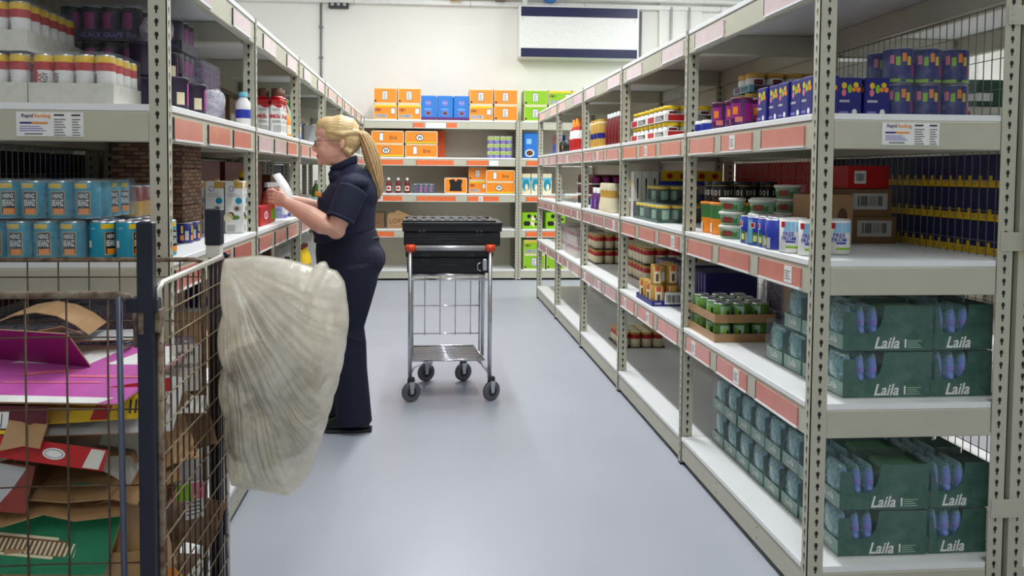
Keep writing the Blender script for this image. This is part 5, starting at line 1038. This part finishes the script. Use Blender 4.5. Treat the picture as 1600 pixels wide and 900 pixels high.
def sack():
    px = [(351, 399), (372, 397), (400, 394), (430, 397), (462, 404), (486, 412), (494, 404), (503, 403), (508, 414), (520, 418), (531, 434), (535, 462), (538, 490), (535, 520), (531, 548), (524, 580), (515, 612), (507, 642), (498, 672), (488, 702), (476, 735), (462, 755), (448, 763), (424, 759), (405, 755), (380, 752), (362, 745), (356, 700), (353, 640), (351, 560), (350, 480)]
    k = 2.25/1250; P = [((a-660)*k+.002, 1.375-(b-267)*k) for a, b in px]; cx, cz = (440-660)*k, 1.375-(580-267)*k
    ang = sorted([(math.atan2(z-cz, x-cx), math.hypot(x-cx, z-cz)) for x, z in P]); NA, NR = 460, 72
    def rad(a):
        for i in range(len(ang)):
            a0, r0 = ang[i-1]; a1, r1 = ang[i]
            if i == 0: a0 -= 2*PI
            if a0 <= a <= a1: t = (a-a0)/max(1e-6, a1-a0); return r0+(r1-r0)*t
        a0, r0 = ang[-1]; a1, r1 = ang[0]; a1 += 2*PI; t = (a-a0)/(a1-a0); return r0+(r1-r0)*t
    hx, hz = P[0]; vs_ = []; fs = []
    for side in (-1, 1):
        for j in range(NR+1):
            s = j/NR
            for i in range(NA):
                a = -PI+2*PI*i/NA; R = rad(a)*s; x, z = cx+R*math.cos(a), cz+R*math.sin(a)
                dx, dz = x-hx, z-hz; dist = math.hypot(dx, dz); ph = math.atan2(dz, dx)
                ph += .035*noise.noise(Vector((x*8, z*8, 4)))
                th = .135*math.sqrt(max(0, 1-s**2.6))*min(1, .42+dist*2.4)
                rg = lambda v: 1-2*abs(v)
                f = noise.noise(Vector((ph*6, dist*2.2, side*3)))*.35+.15*rg(noise.noise(Vector((ph*15, dist*2.4, side*5)))*2.2)+.09*rg(noise.noise(Vector((ph*40, dist*2.2, 2)))*2.2)+.2*noise.noise(Vector((x*13, z*15, side*2)))+.06*rg(noise.noise(Vector((x*30+z*22, z*20-x*8, 3)))*2.2)+.05*noise.noise(Vector((ph*90, dist*5, 2)))
                f2 = noise.noise(Vector((x*9, z*6, side)))+.35*noise.noise(Vector((x*26, z*18, side)))
                y = side*(th+(f*.022*min(1, .4+dist*1.6)+f2*.022)*(1-s**6))
                vs_.append((x, 2.235+y, z))
    o = NA*(NR+1)
    for sd in (0, 1):
        for j in range(NR):
            for i in range(NA):
                i2 = (i+1) % NA; q = [sd*o+j*NA+i, sd*o+j*NA+i2, sd*o+(j+1)*NA+i2, sd*o+(j+1)*NA+i]; fs.append(tuple(q if sd == 0 else q[::-1]))
    b = 0
    for i in range(NA): i2 = (i+1) % NA; fs.append((NR*NA+i, NR*NA+i2, o+NR*NA+i2, o+NR*NA+i))
    t = tag(empty('waste_sack', (0, 0, 0)), 'big translucent white plastic sack of film waste hung on the cage corner', 'bag')
    MB().add(vs_, fs, 'sackplastic', None, True).build('sack_skin', t)
    for i, (x, y, z, rx, ry, rz, m) in enumerate([(-.40, 2.21, .99, .085, .06, .075, 'innerfilm'), (-.45, 2.20, .84, .085, .075, .07, 'innerdull'), (-.35, 2.20, .86, .09, .08, .10, 'innerfilm'), (-.44, 2.20, .67, .10, .08, .09, 'innerfilm'), (-.37, 2.20, .70, .07, .07, .09, 'innerdull')]):
        q = MB().blob((0, 0, 0), (rx, ry, rz), m, None, 36, 22); o_ = []
        for v in q.v: p = Vector(v); f = 1+.2*noise.noise(p*22+Vector((i*7, 0, 0)))+.12*abs(noise.noise(p*50)); o_.append(tuple(p*f))
        q.v = o_; q.build('film_wad', t, (x, y, z))
    MB().tube([(hx-.002, 2.30, hz), (hx-.012, 2.30, hz+.006), (hx-.016, 2.31, hz-.02), (hx-.004, 2.31, hz-.04)], .007, 'cagepost', 8).build('hook', t)
sack()
# ---------------------------------------------------------------- picking trolley with two totes
tr = tag(empty('picking_trolley', (.13, 4.8, 0)), 'chrome wire picking trolley with grey handle bar and orange end caps', 'trolley')
def tb_(name, f): mb = MB(); f(mb); o = mb.build(name, tr); o.location = (-.13, -4.8, 0); return o
FX = (-.106, .372)
for x in FX: tb_('front_upright', lambda m: m.tube([(x, 4.8, .14), (x, 4.8, .91)], .0125, 'galv', 12))
for x in (-.10, .343): tb_('rear_upright', lambda m: m.tube([(x, 5.02, .225), (x, 5.02, .80), (x, 5.0, .9), (x+(.014 if x > 0 else -.003), 4.82, .92)], .011, 'galv', 12))
tb_('handle_bar', lambda m: m.tube([(-.075, 4.8, .925), (.342, 4.8, .925)], .0165, 'silverbar', 16))
for x in (-.106, .372):
    o = tb_('handle_cap', lambda m: m.tube([(x-.025*(1 if x < 0 else 1), 4.8, .925), (x+.028, 4.8, .925)], .0225, 'orangeplastic', 16)); o['label'] = 'orange handle end cap'
def grid(m, z, x0, x1, y0, y1, n=9):
    m.tube([(x0[0], y0, z), (x1[0], y0, z), (x1[1], y1, z), (x0[1], y1, z)], .006, 'chrome', 8, closed=True)
    for i in range(1, n):
        t = i/n; m.tube([(x0[0]+(x0[1]-x0[0])*t, y0+(y1-y0)*t, z), (x1[0]+(x1[1]-x1[0])*t, y0+(y1-y0)*t, z)], .0035, 'chrome', 6)
def sht(m, z, x0, x1, y0, y1): m.add([(x0[0], y0, z), (x1[0], y0, z), (x1[1], y1, z), (x0[1], y1, z), (x0[0], y0, z-.003), (x1[0], y0, z-.003), (x1[1], y1, z-.003), (x0[1], y1, z-.003)], [(0, 1, 2, 3), (7, 6, 5, 4), (0, 4, 5, 1), (1, 5, 6, 2), (2, 6, 7, 3), (3, 7, 4, 0)], 'shelfsteel')
mat('shelfsteel', (222, 224, 230), .3, .55, .03, 20)
tb_('upper_shelf', lambda m: (sht(m, .757, (-.1, -.1), (.34, .33), 4.81, 5.28), grid(m, .763, (-.1, -.1), (.34, .33), 4.81, 5.28, 10), m.tube([(-.1, 4.8, .738), (.36, 4.8, .738)], .007, 'chrome')))
tb_('lower_shelf', lambda m: (sht(m, .233, (-.1, -.11), (.345, .30), 4.85, 5.26), grid(m, .238, (-.1, -.11), (.345, .30), 4.85, 5.26, 9)))
tb_('wire_back', lambda m: ([m.tube([(x, 5.26, .31), (x, 5.26, .755)], .0035, 'galv', 6) for x in (-.02, .08, .18, .28)], [m.tube([(-.11, 5.26, z), (.335, 5.26, z)], .0045, 'chrome', 6) for z in (.503, .319)]))
for x in (-.112, .338): tb_('rear_post', lambda m: m.tube([(x, 5.26, .2), (x, 5.26, .757)], .006, 'galv', 8))
tb_('front_brace', lambda m: (m.tube([(-.10, 4.8, .17), (-.08, 4.81, .205), (-.03, 4.84, .225), (.03, 4.84, .225)], .006, 'galv'), m.tube([(.368, 4.8, .17), (.33, 4.84, .215), (.30, 4.9, .228)], .008, 'galv'), m.tube([(.02, 4.83, .20), (.03, 4.83, .24), (.24, 4.83, .24), (.235, 4.83, .20)], .004, 'galv')))
tb_('coin_lock', lambda m: (m.box(.325, .352, 4.785, 4.81, .79, .86, 'galv', .006), m.tube([(.315, 4.782, .84), (.295, 4.782, .83), (.295, 4.782, .80), (.315, 4.782, .79)], .004, 'chrome')))
for x, y, a in ((-.098, 4.8, .5), (.385, 4.8, .6), (-.01, 5.27, .5), (.235, 5.27, .5)):
    f = tb_('caster', lambda m: (m.lathe([(.02, .122), (.022, .126), (.022, .142), (.016, .148)], 'rubber', 14, T(x, y)), m.ext([(-.018, .125), (.018, .125), (.008, .05), (-.012, .05)], -.018, -.0155, 'galv', T(x, y, 0, 0, 0, a)), m.ext([(-.018, .125), (.018, .125), (.008, .05), (-.012, .05)], .0155, .018, 'galv', T(x, y, 0, 0, 0, a))))
    w_ = MB(); X = T(x, y, .0605, 0, 0, a) @ Matrix.Rotation(PI/2, 4, 'X')
    w_.lathe([(.052, -.013), (.06, -.008), (.06, -.002, 'rubber'), (.057, 0, 'greyrubber'), (.06, .002), (.06, .008), (.052, .013)], 'greyrubber', 26, X); w_.lathe([(.03, -.0145), (.032, -.012), (.032, .012), (.03, .0145)], 'rubber', 18, X); w_.lathe([(.009, -.02), (.009, .02)], 'galv', 10, X)
    o = w_.build('wheel', f)
for x, y in ((-.01, 5.27), (.235, 5.27)): tb_('caster_stem', lambda m: m.tube([(x, y, .14), (x, y-.02, .232)], .009, 'galv'))
def tote(name, x0, x1, y0, y1, z0, z1, lid, label):
    t = tag(empty(name, ((x0+x1)/2, y0, z0)), label, 'crate'); off = (-(x0+x1)/2, -y0, -z0)
    mb = MB(); s = .012; H = z1-z0
    mb.box(x0+s, x1-s, y0+s, y1-s, z0, z0+H*.62, 'crate', .008); mb.box(x0+.004, x1-.004, y0+.004, y1-.004, z0+H*.6, z1-.008, 'crate', .005); mb.box(x0, x1, y0, y1, z1-.022, z1, 'crate', .004)
    for i in range(4): zz = z0+H*(.12+i*.13); mb.box(x0+.05, x1-.05, y0+s-.003, y0+s, zz, zz+.004, 'crate', .001)
    for xx in (x0+.1, x0+.125, x1-.16, x1-.135): mb.box(xx, xx+.016, y0+.001, y0+.004, z1-.06, z1-.045, 'midgrey' if 0 else 'darkgrey'); mb.box(xx, xx+.016, y0+s-.004, y0+s, z0+H*.45, z0+H*.5, 'darkgrey')
    mb.box(x0+.2, x0+.32, y0+s-.0035, y0+s, z0+H*.3, z0+H*.33, 'darkgrey')
    mb.build('crate_body', t, off)
    if lid:
        for nm, ya, yb in (('lid_flap', y0+.004, (y0+y1)/2-.008), ('lid_flap', (y0+y1)/2+.008, y1-.004)):
            lm = MB().box(x0+.006, x1-.04, ya, yb, z1+.0005, z1+.012, 'crate', .003)
            for i in range(9): q = x0+.03+i*(x1-x0-.1)/9; lm.box(q, q+.035, ya+.01, yb-.01, z1+.012, z1+.017, 'crate', .002)
            lm.build(nm, t, off)
        MB().tube([(x0+.02+i*(x1-x0-.09)/11, (y0+y1)/2+(.012 if i % 2 else -.012), z1+.016) for i in range(12)], .006, 'crate', 6).build('hinge_teeth', t, off)
    return t
tote('tote_crate', -.138, .398, 4.835, 5.22, .768, .931, False, 'lower black plastic tote crate standing on the trolley shelf')
tote('tote_crate', -.158, .448, 4.83, 5.24, .933, 1.078, True, 'upper black plastic tote crate with toothed lid, stacked on the trolley')
# ---------------------------------------------------------------- person
def remesh(o, vox, it=4, sm=.5):
    m = o.modifiers.new('join', 'REMESH'); m.mode = 'VOXEL'; m.voxel_size = vox; m.use_smooth_shade = True
    s = o.modifiers.new('soft', 'SMOOTH'); s.iterations = it; s.factor = sm; return o
pe = tag(empty('person', (-.40, 4.36, 0)), 'person in navy polo shirt and trousers with blonde ponytail reading a slip', 'person')
OFF = (.40, -4.36, 0)
PYC = 4.36
b = MB(); S = 'skin'
def R_(t): return t
# head
b.blob((-.478, PYC, 1.575), (.106, .077, .093), S, n=24, k=16); b.blob((-.541, PYC, 1.515), (.053, .060, .088), S, n=24, k=14); b.blob((-.542, PYC, 1.582), (.060, .064, .056), S, n=24, k=14)
b.blob((-.53, PYC, 1.452), (.050, .050, .040), S); b.blob((-.475, PYC, 1.47), (.058, .058, .050), S); b.blob((-.572, PYC, 1.428), (.020, .024, .019), S)
b.tube([(-.592, PYC, 1.535), (-.603, PYC, 1.514), (-.611, PYC, 1.496)], 0, S, 8, radii=[.009, .011, .014]); b.blob((-.600, PYC, 1.490), (.015, .018, .010), S); b.blob((-.575, PYC, 1.478), (.018, .034, .022), S); b.blob((-.512, PYC, 1.438), (.060, .050, .032), S)
b.blob((-.580, PYC, 1.462), (.013, .022, .008), S); b.blob((-.577, PYC, 1.449), (.013, .020, .008), S)
for s in (-1, 1):
    b.blob((-.555, PYC+s*.033, 1.490), (.028, .027, .036), S); b.blob((-.522, PYC+s*.034, 1.475), (.046, .026, .046), S); b.blob((-.575, PYC+s*.028, 1.552), (.016, .028, .009), S); b.blob((-.5835, PYC+s*.030, 1.530), (.010, .015, .0085), S)
    b.blob((-.452, PYC+s*.078, 1.522), (.016, .009, .028), S); b.blob((-.455, PYC+s*.080, 1.502), (.008, .007, .010), S)
b.tube([(-.470, PYC, 1.50), (-.460, PYC, 1.45), (-.435, PYC, 1.39), (-.41, PYC, 1.31)], 0, S, 16, radii=[.055, .055, .060, .080])
# torso and legs (under the clothes)
b.tube([(-.40, PYC, 1.32), (-.42, PYC, 1.24), (-.44, PYC, 1.12), (-.44, PYC, 1.02), (-.42, PYC, .90), (-.40, PYC, .82)], 0, S, 20, radii=[(.10, .05), (.15, .10), (.165, .135), (.165, .14), (.165, .15), (.13, .12)])
for s, dx in ((-1, 0), (1, -.035)):
    b.tube([(-.40+dx, PYC+s*.09, .88), (-.39+dx, PYC+s*.09, .72), (-.40+dx, PYC+s*.09, .52), (-.385+dx, PYC+s*.095, .30), (-.385+dx, PYC+s*.1, .07)], 0, S, 14, radii=[.10, .085, .055, .055, .035])
    b.tube([(-.36+dx, PYC+s*.1, .05), (-.44+dx, PYC+s*.1, .04), (-.50+dx, PYC+s*.1, .035)], 0, S, 10, radii=[.03, .03, .022])
# arms
NS, NE, NW = (-.385, 4.175, 1.285), (-.470, 4.115, 1.085), (-.722, 4.165, 1.217)
FS, FE, FW = (-.41, 4.545, 1.285), (-.53, 4.575, 1.13), (-.742, 4.37, 1.225)
b.blob((-.464, 4.116, 1.080), (.048, .047, .046), S); b.tube([NS, (-.43, 4.13, 1.18), NE, (-.53, 4.115, 1.11), (-.60, 4.13, 1.155), (-.67, 4.15, 1.192), NW], 0, S, 16, radii=[.062, .06, .053, .054, .050, .038, .029])
b.tube([FS, (-.47, 4.57, 1.20), FE, (-.60, 4.53, 1.165), (-.68, 4.44, 1.20), FW], 0, S, 16, radii=[.062, .058, .050, .048, .038, .029])
# hands: palm on edge, four curled fingers, thumb on top
b.tube([NW, (-.748, 4.168, 1.232), (-.776, 4.17, 1.245)], 0, S, 12, radii=[(.026, .028), (.017, .040), (.014, .040)])
b.tube([FW, (-.768, 4.34, 1.236), (-.800, 4.30, 1.248)], 0, S, 12, radii=[(.026, .028), (.017, .038), (.014, .038)])
for i in range(4):
    l = (1, 1.08, 1, .82)[i]; z = 1.279-.0195*i
    b.tube([(-.770, 4.169, z-.004), (-.787, 4.166, z), (-.812*1-.004*(l-1), 4.172, z-.001), (-.826-.010*(l-1), 4.190, z-.008), (-.815, 4.207, z-.015)], 0, S, 8, radii=[.0095, .0095, .0088, .008, .0068])
    b.tube([(-.79, 4.305, z), (-.812, 4.29, z+.002), (-.832-.008*(l-1), 4.268, z+.001), (-.834, 4.248, z-.006), (-.820, 4.236, z-.012)], 0, S, 8, radii=[.0095, .0095, .0085, .008, .0065])
b.tube([(-.742, 4.178, 1.252), (-.752, 4.195, 1.272), (-.770, 4.210, 1.286), (-.792, 4.216, 1.287)], 0, S, 8, radii=[.014, .0115, .010, .008])
b.tube([(-.762, 4.33, 1.258), (-.768, 4.30, 1.276), (-.782, 4.27, 1.284), (-.795, 4.25, 1.282)], 0, S, 8, radii=[.014, .0115, .010, .008])
remesh(b.build('body', pe, OFF), .0042, 5)
# shirt with short sleeves and collar
b = MB(); S = 'shirt'
b.tube([(-.437, PYC, 1.40), (-.415, PYC, 1.365), (-.40, PYC, 1.33), (-.405, PYC, 1.28), (-.428, PYC, 1.20), (-.442, PYC, 1.12), (-.450, PYC, 1.06), (-.441, PYC, 1.028)], 0, S, 26, radii=[(.058, .058), (.105, .070), (.160, .100), (.185, .128), (.192, .150), (.192, .160), (.194, .166), (.178, .160)])
b.blob((-.535, PYC, 1.215), (.055, .13, .06), S); b.blob((-.345, PYC, 1.26), (.08, .16, .11), S); b.blob((-.362, PYC, 1.335), (.07, .10, .07), S); b.blob((-.478, PYC, 1.345), (.055, .075, .055), S)
b.tube([NS, (-.415, 4.145, 1.21), (-.445, 4.12, 1.135)], 0, S, 16, radii=[.080, .077, .071]); b.tube([FS, (-.455, 4.565, 1.22), (-.50, 4.575, 1.165)], 0, S, 16, radii=[.084, .080, .076])
for s in (-1, 1): b.blob((-.388, PYC+s*.10, 1.318), (.088, .125, .05), S)
for i, (a, t) in enumerate(((.8, 0), (1.1, .3), (.95, .9))): b.tube([(-.60+.02*i, PYC-.10, 1.12-.05*i), (-.5, PYC-.158, 1.09-.03*i), (-.38, PYC-.155, 1.12-.04*i)], .007, S)
sh = remesh(b.build('polo_shirt', pe, OFF), .0065, 10)
co = MB(); co.tube([(-.447+.064*math.cos(i*2*PI/20), PYC+.063*math.sin(i*2*PI/20), 1.412+.030*math.cos(i*2*PI/20)) for i in range(20)], 0, S, 8, closed=True, radii=[(.006, .022)]*20); co.tube([(-.508, PYC-.012, 1.388), (-.522, PYC-.040, 1.352), (-.500, PYC-.074, 1.340)], 0, S, 8, radii=[(.004, .014), (.004, .018), (.004, .004)])
co.build('collar', pe, OFF)
cf = MB()
for e, u in (((-.446, 4.119, 1.133), (-.03, -.025, -.075)),): 
    d = Vector(u).normalized(); cf.tube([Vector(e)-d*.012, Vector(e)+d*.004], .0735, 'shirt', 20)
cf.build('sleeve_cuff', pe, OFF)
bd = MB().box(-.024, .024, -.006, 0, -.011, .011, 'orange', .002).box(-.018, .018, -.0068, -.006, -.004, .004, 'yellow').build('name_badge', pe); bd.location = (-.568+.40, PYC-.112-4.36, 1.258); bd.rotation_euler = (0, .2, -.75); bd['label'] = 'orange name badge'
# trousers
b = MB(); S = 'trousers'
b.tube([(-.437, PYC, 1.06), (-.43, PYC, .97), (-.415, PYC, .91), (-.41, PYC, .84), (-.405, PYC, .78)], 0, S, 26, radii=[(.170, .158), (.182, .172), (.186, .182), (.182, .160), (.16, .13)])
b.blob((-.335, PYC-.07, .905), (.105, .10, .10), S); b.blob((-.335, PYC+.07, .905), (.105, .10, .10), S)
for s, dx in ((-1, 0), (1, -.045)):
    b.tube([(-.405+dx*.3, PYC+s*.09, .88), (-.392+dx*.5, PYC+s*.092, .78), (-.392+dx, PYC+s*.092, .68), (-.405+dx, PYC+s*.092, .56), (-.40+dx, PYC+s*.092, .47), (-.405+dx, PYC+s*.094, .33), (-.395+dx, PYC+s*.096, .16), (-.388+dx, PYC+s*.098, .045)], 0, S, 20,
           radii=[(.108, .150), (.10, .125), (.088, .092), (.072, .070), (.078, .076), (.086, .086), (.090, .092), (.092, .096)])
for z, a in ((.72, .03), (.60, -.02), (.52, .03), (.42, -.02)): b.tube([(-.47, PYC-.15, z+a), (-.41, PYC-.17, z), (-.345, PYC-.15, z-a)], .010, S)
remesh(b.build('trousers', pe, OFF), .0065, 4)
be = MB(); be.tube([(-.436+.171*math.cos(i*2*PI/40), PYC+.160*math.sin(i*2*PI/40), 1.016) for i in range(40)], 0, 'black', 8, closed=True, radii=[(.003, .016)]*40)
be.tube([(-.436+.175*math.cos(a), PYC+.164*math.sin(a), 1.016) for a in [(-2.2+i*.08) for i in range(8)]], 0, 'darkgrey', 6, radii=[(.002, .010)]*8); be.build('belt', pe, OFF)  # dark grey band is a highlight painted along the belt
for s, dx in ((-1, 0), (1, -.045)):
    y = PYC+s*.098; q = MB(); r_ = dict(n=16)
    q.tube([(-.305+dx, y, .045), (-.34+dx, y, .05), (-.40+dx, y, .055), (-.46+dx, y, .048), (-.51+dx, y, .038), (-.538+dx, y, .03)], 0, 'shoe', 16, radii=[(.034, .036), (.042, .045), (.042, .048), (.045, .038), (.042, .028), (.026, .018)])
    q.tube([(-.295+dx, y, .013), (-.35+dx, y, .011), (-.45+dx, y, .011), (-.52+dx, y, .013), (-.548+dx, y, .018)], 0, 'rubber', 14, radii=[(.034, .012), (.043, .011), (.047, .011), (.044, .012), (.024, .010)])
    o = q.build('shoe', pe, OFF)
    MB().tube([(-.425+dx, y-.044, .055), (-.437+dx, y-.04, .064), (-.45+dx, y-.036, .054), (-.462+dx, y-.04, .058)], .003, 'gold', 6).build('lace', o)
# hair: cap swept back to a tie, then the tail
b = MB(); S = 'haircap'
b.blob((-.470, PYC, 1.583), (.111, .083, .094), S, n=28, k=18); b.blob((-.520, PYC, 1.618), (.079, .070, .053), S, n=24, k=14); b.blob((-.425, PYC, 1.545), (.072, .078, .075), S)
b.tube([(-.558, PYC-.035, 1.600), (-.51, PYC-.065, 1.585), (-.45, PYC-.079, 1.572), (-.385, PYC-.055, 1.585), (-.355, PYC, 1.585)], .016, S); b.tube([(-.558, PYC+.035, 1.600), (-.51, PYC+.065, 1.585), (-.45, PYC+.079, 1.572), (-.385, PYC+.055, 1.585), (-.355, PYC, 1.585)], .016, S)
b.tube([(-.44, PYC-.06, 1.50), (-.42, PYC-.055, 1.475), (-.40, PYC-.03, 1.50)], .018, S); b.tube([(-.44, PYC+.06, 1.50), (-.42, PYC+.055, 1.475), (-.40, PYC+.03, 1.50)], .018, S)
for i in range(14):
    a = -1.3+i*.2; yy = .083*math.sin(a); zz = 1.583+.095*math.cos(a)
    b.tube([(-.545, PYC+yy*.62, 1.583+(zz-1.583)*.72), (-.47, PYC+yy*1.0, zz), (-.40, PYC+yy*.8, 1.583+(zz-1.583)*.78), (-.358, PYC+yy*.15, 1.59)], .0045, S, 6)
hr = remesh(b.build('hair', pe, OFF), .004, 2)
MB().tube([(-.362, PYC+.024*math.cos(i*PI/6), 1.587+.024*math.sin(i*PI/6)) for i in range(12)], .010, 'brown', 8, closed=True).build('hair_tie', pe, OFF)
b = MB(); r = random.Random(2)
core = [(-.368, 1.587, .018), (-.345, 1.575, .026), (-.325, 1.53, .034), (-.305, 1.47, .038), (-.288, 1.40, .036), (-.272, 1.33, .030), (-.262, 1.27, .018), (-.262, 1.235, .006)]
b.tube([(x, PYC-.02, z) for x, z, q in core], 0, 'ponytail', 14, radii=[(q, q*.9) for x, z, q in core])
for i in range(34):
    a = r.uniform(0, 2*PI); e = r.randint(5, 7); f = r.uniform(.75, 1.08)
    b.tube([(x+math.cos(a+j*.12)*q*f, PYC-.02+math.sin(a+j*.12)*q*f, z+(r.uniform(-.012, .012) if j == e else 0)) for j, (x, z, q) in enumerate(core[:e+1])], 0, 'ponytail', 5, radii=[.0055]*e+[.001])
b.build('ponytail', pe, OFF)
# face details
g = MB()
for s in (-1, 1):
    y = PYC+s*.030
    g.tube([(-.601+.006*abs(math.cos(i*PI/8)), y+.021*math.cos(i*PI/8), 1.528+.015*math.sin(i*PI/8)) for i in range(16)], .0012, 'darkgrey', 6, closed=True)
    g.tube([(-.594, y+s*.021, 1.533), (-.56, PYC+s*.068, 1.538), (-.455, PYC+s*.083, 1.540)], .0012, 'darkgrey', 6)
    if s > 0: g.tube([(-.602, PYC-.010, 1.532), (-.606, PYC, 1.535), (-.602, PYC+.010, 1.532)], .0012, 'darkgrey', 6)
    if s > 0: g.build('glasses', pe, OFF)
    MB().blob((-.5855, y, 1.5235), (.008, .011, .0045), 'white', n=12, k=8).blob((-.5920, y, 1.5225), (.0022, .0035, .003), 'darkgrey', n=10, k=6).build('eye', pe, OFF)
    MB().tube([(-.588, y-.014, 1.5255), (-.5945, y, 1.5245), (-.588, y+.014, 1.5255)], .0012, 'brown', 6).build('eyelid', pe, OFF)
    MB().tube([(-.585, y-.019, 1.553), (-.5915, y, 1.557), (-.585, y+.019, 1.553)], .0022, 'haircap', 6).build('eyebrow', pe, OFF)
mat('lip', (198, 108, 104), .4, 0, .05)
MB().tube([(-.585, PYC-.019, 1.456), (-.5935, PYC-.006, 1.460), (-.5935, PYC+.006, 1.460), (-.585, PYC+.019, 1.456)], .0036, 'lip', 8).tube([(-.584, PYC-.016, 1.453), (-.591, PYC, 1.450), (-.584, PYC+.016, 1.453)], .0038, 'lip', 8).build('lips', pe, OFF)
# the slip held in both hands
pm = MB(); vs_ = []; n = 8
for i in range(n+1):
    t = i/n; cv = .012*math.sin(t*PI)
    a = Vector((-.742, 4.20, 1.228)).lerp(Vector((-.800, 4.205, 1.358)), t)+Vector((cv, 0, 0)); c = Vector((-.700, 4.27, 1.232)).lerp(Vector((-.772, 4.275, 1.368)), t)+Vector((cv, 0, 0)); vs_ += [tuple(a), tuple(c)]
m_ = len(vs_); vs_ += [(x+.0005, y-.0003, z) for x, y, z in vs_]
pm.add(vs_, [(2*i, 2*i+1, 2*i+3, 2*i+2) for i in range(n)]+[(m_+2*i+2, m_+2*i+3, m_+2*i+1, m_+2*i) for i in range(n)]+[(2*i+2, 2*i+m_+2, 2*i+m_, 2*i) for i in range(n)]+[(2*i+1, 2*i+m_+1, 2*i+3+m_, 2*i+3) for i in range(n)], 'white', None, True)
tag(pm.build('paper_slip'), 'white paper slip held up in both hands in front of the shelf', 'paper')
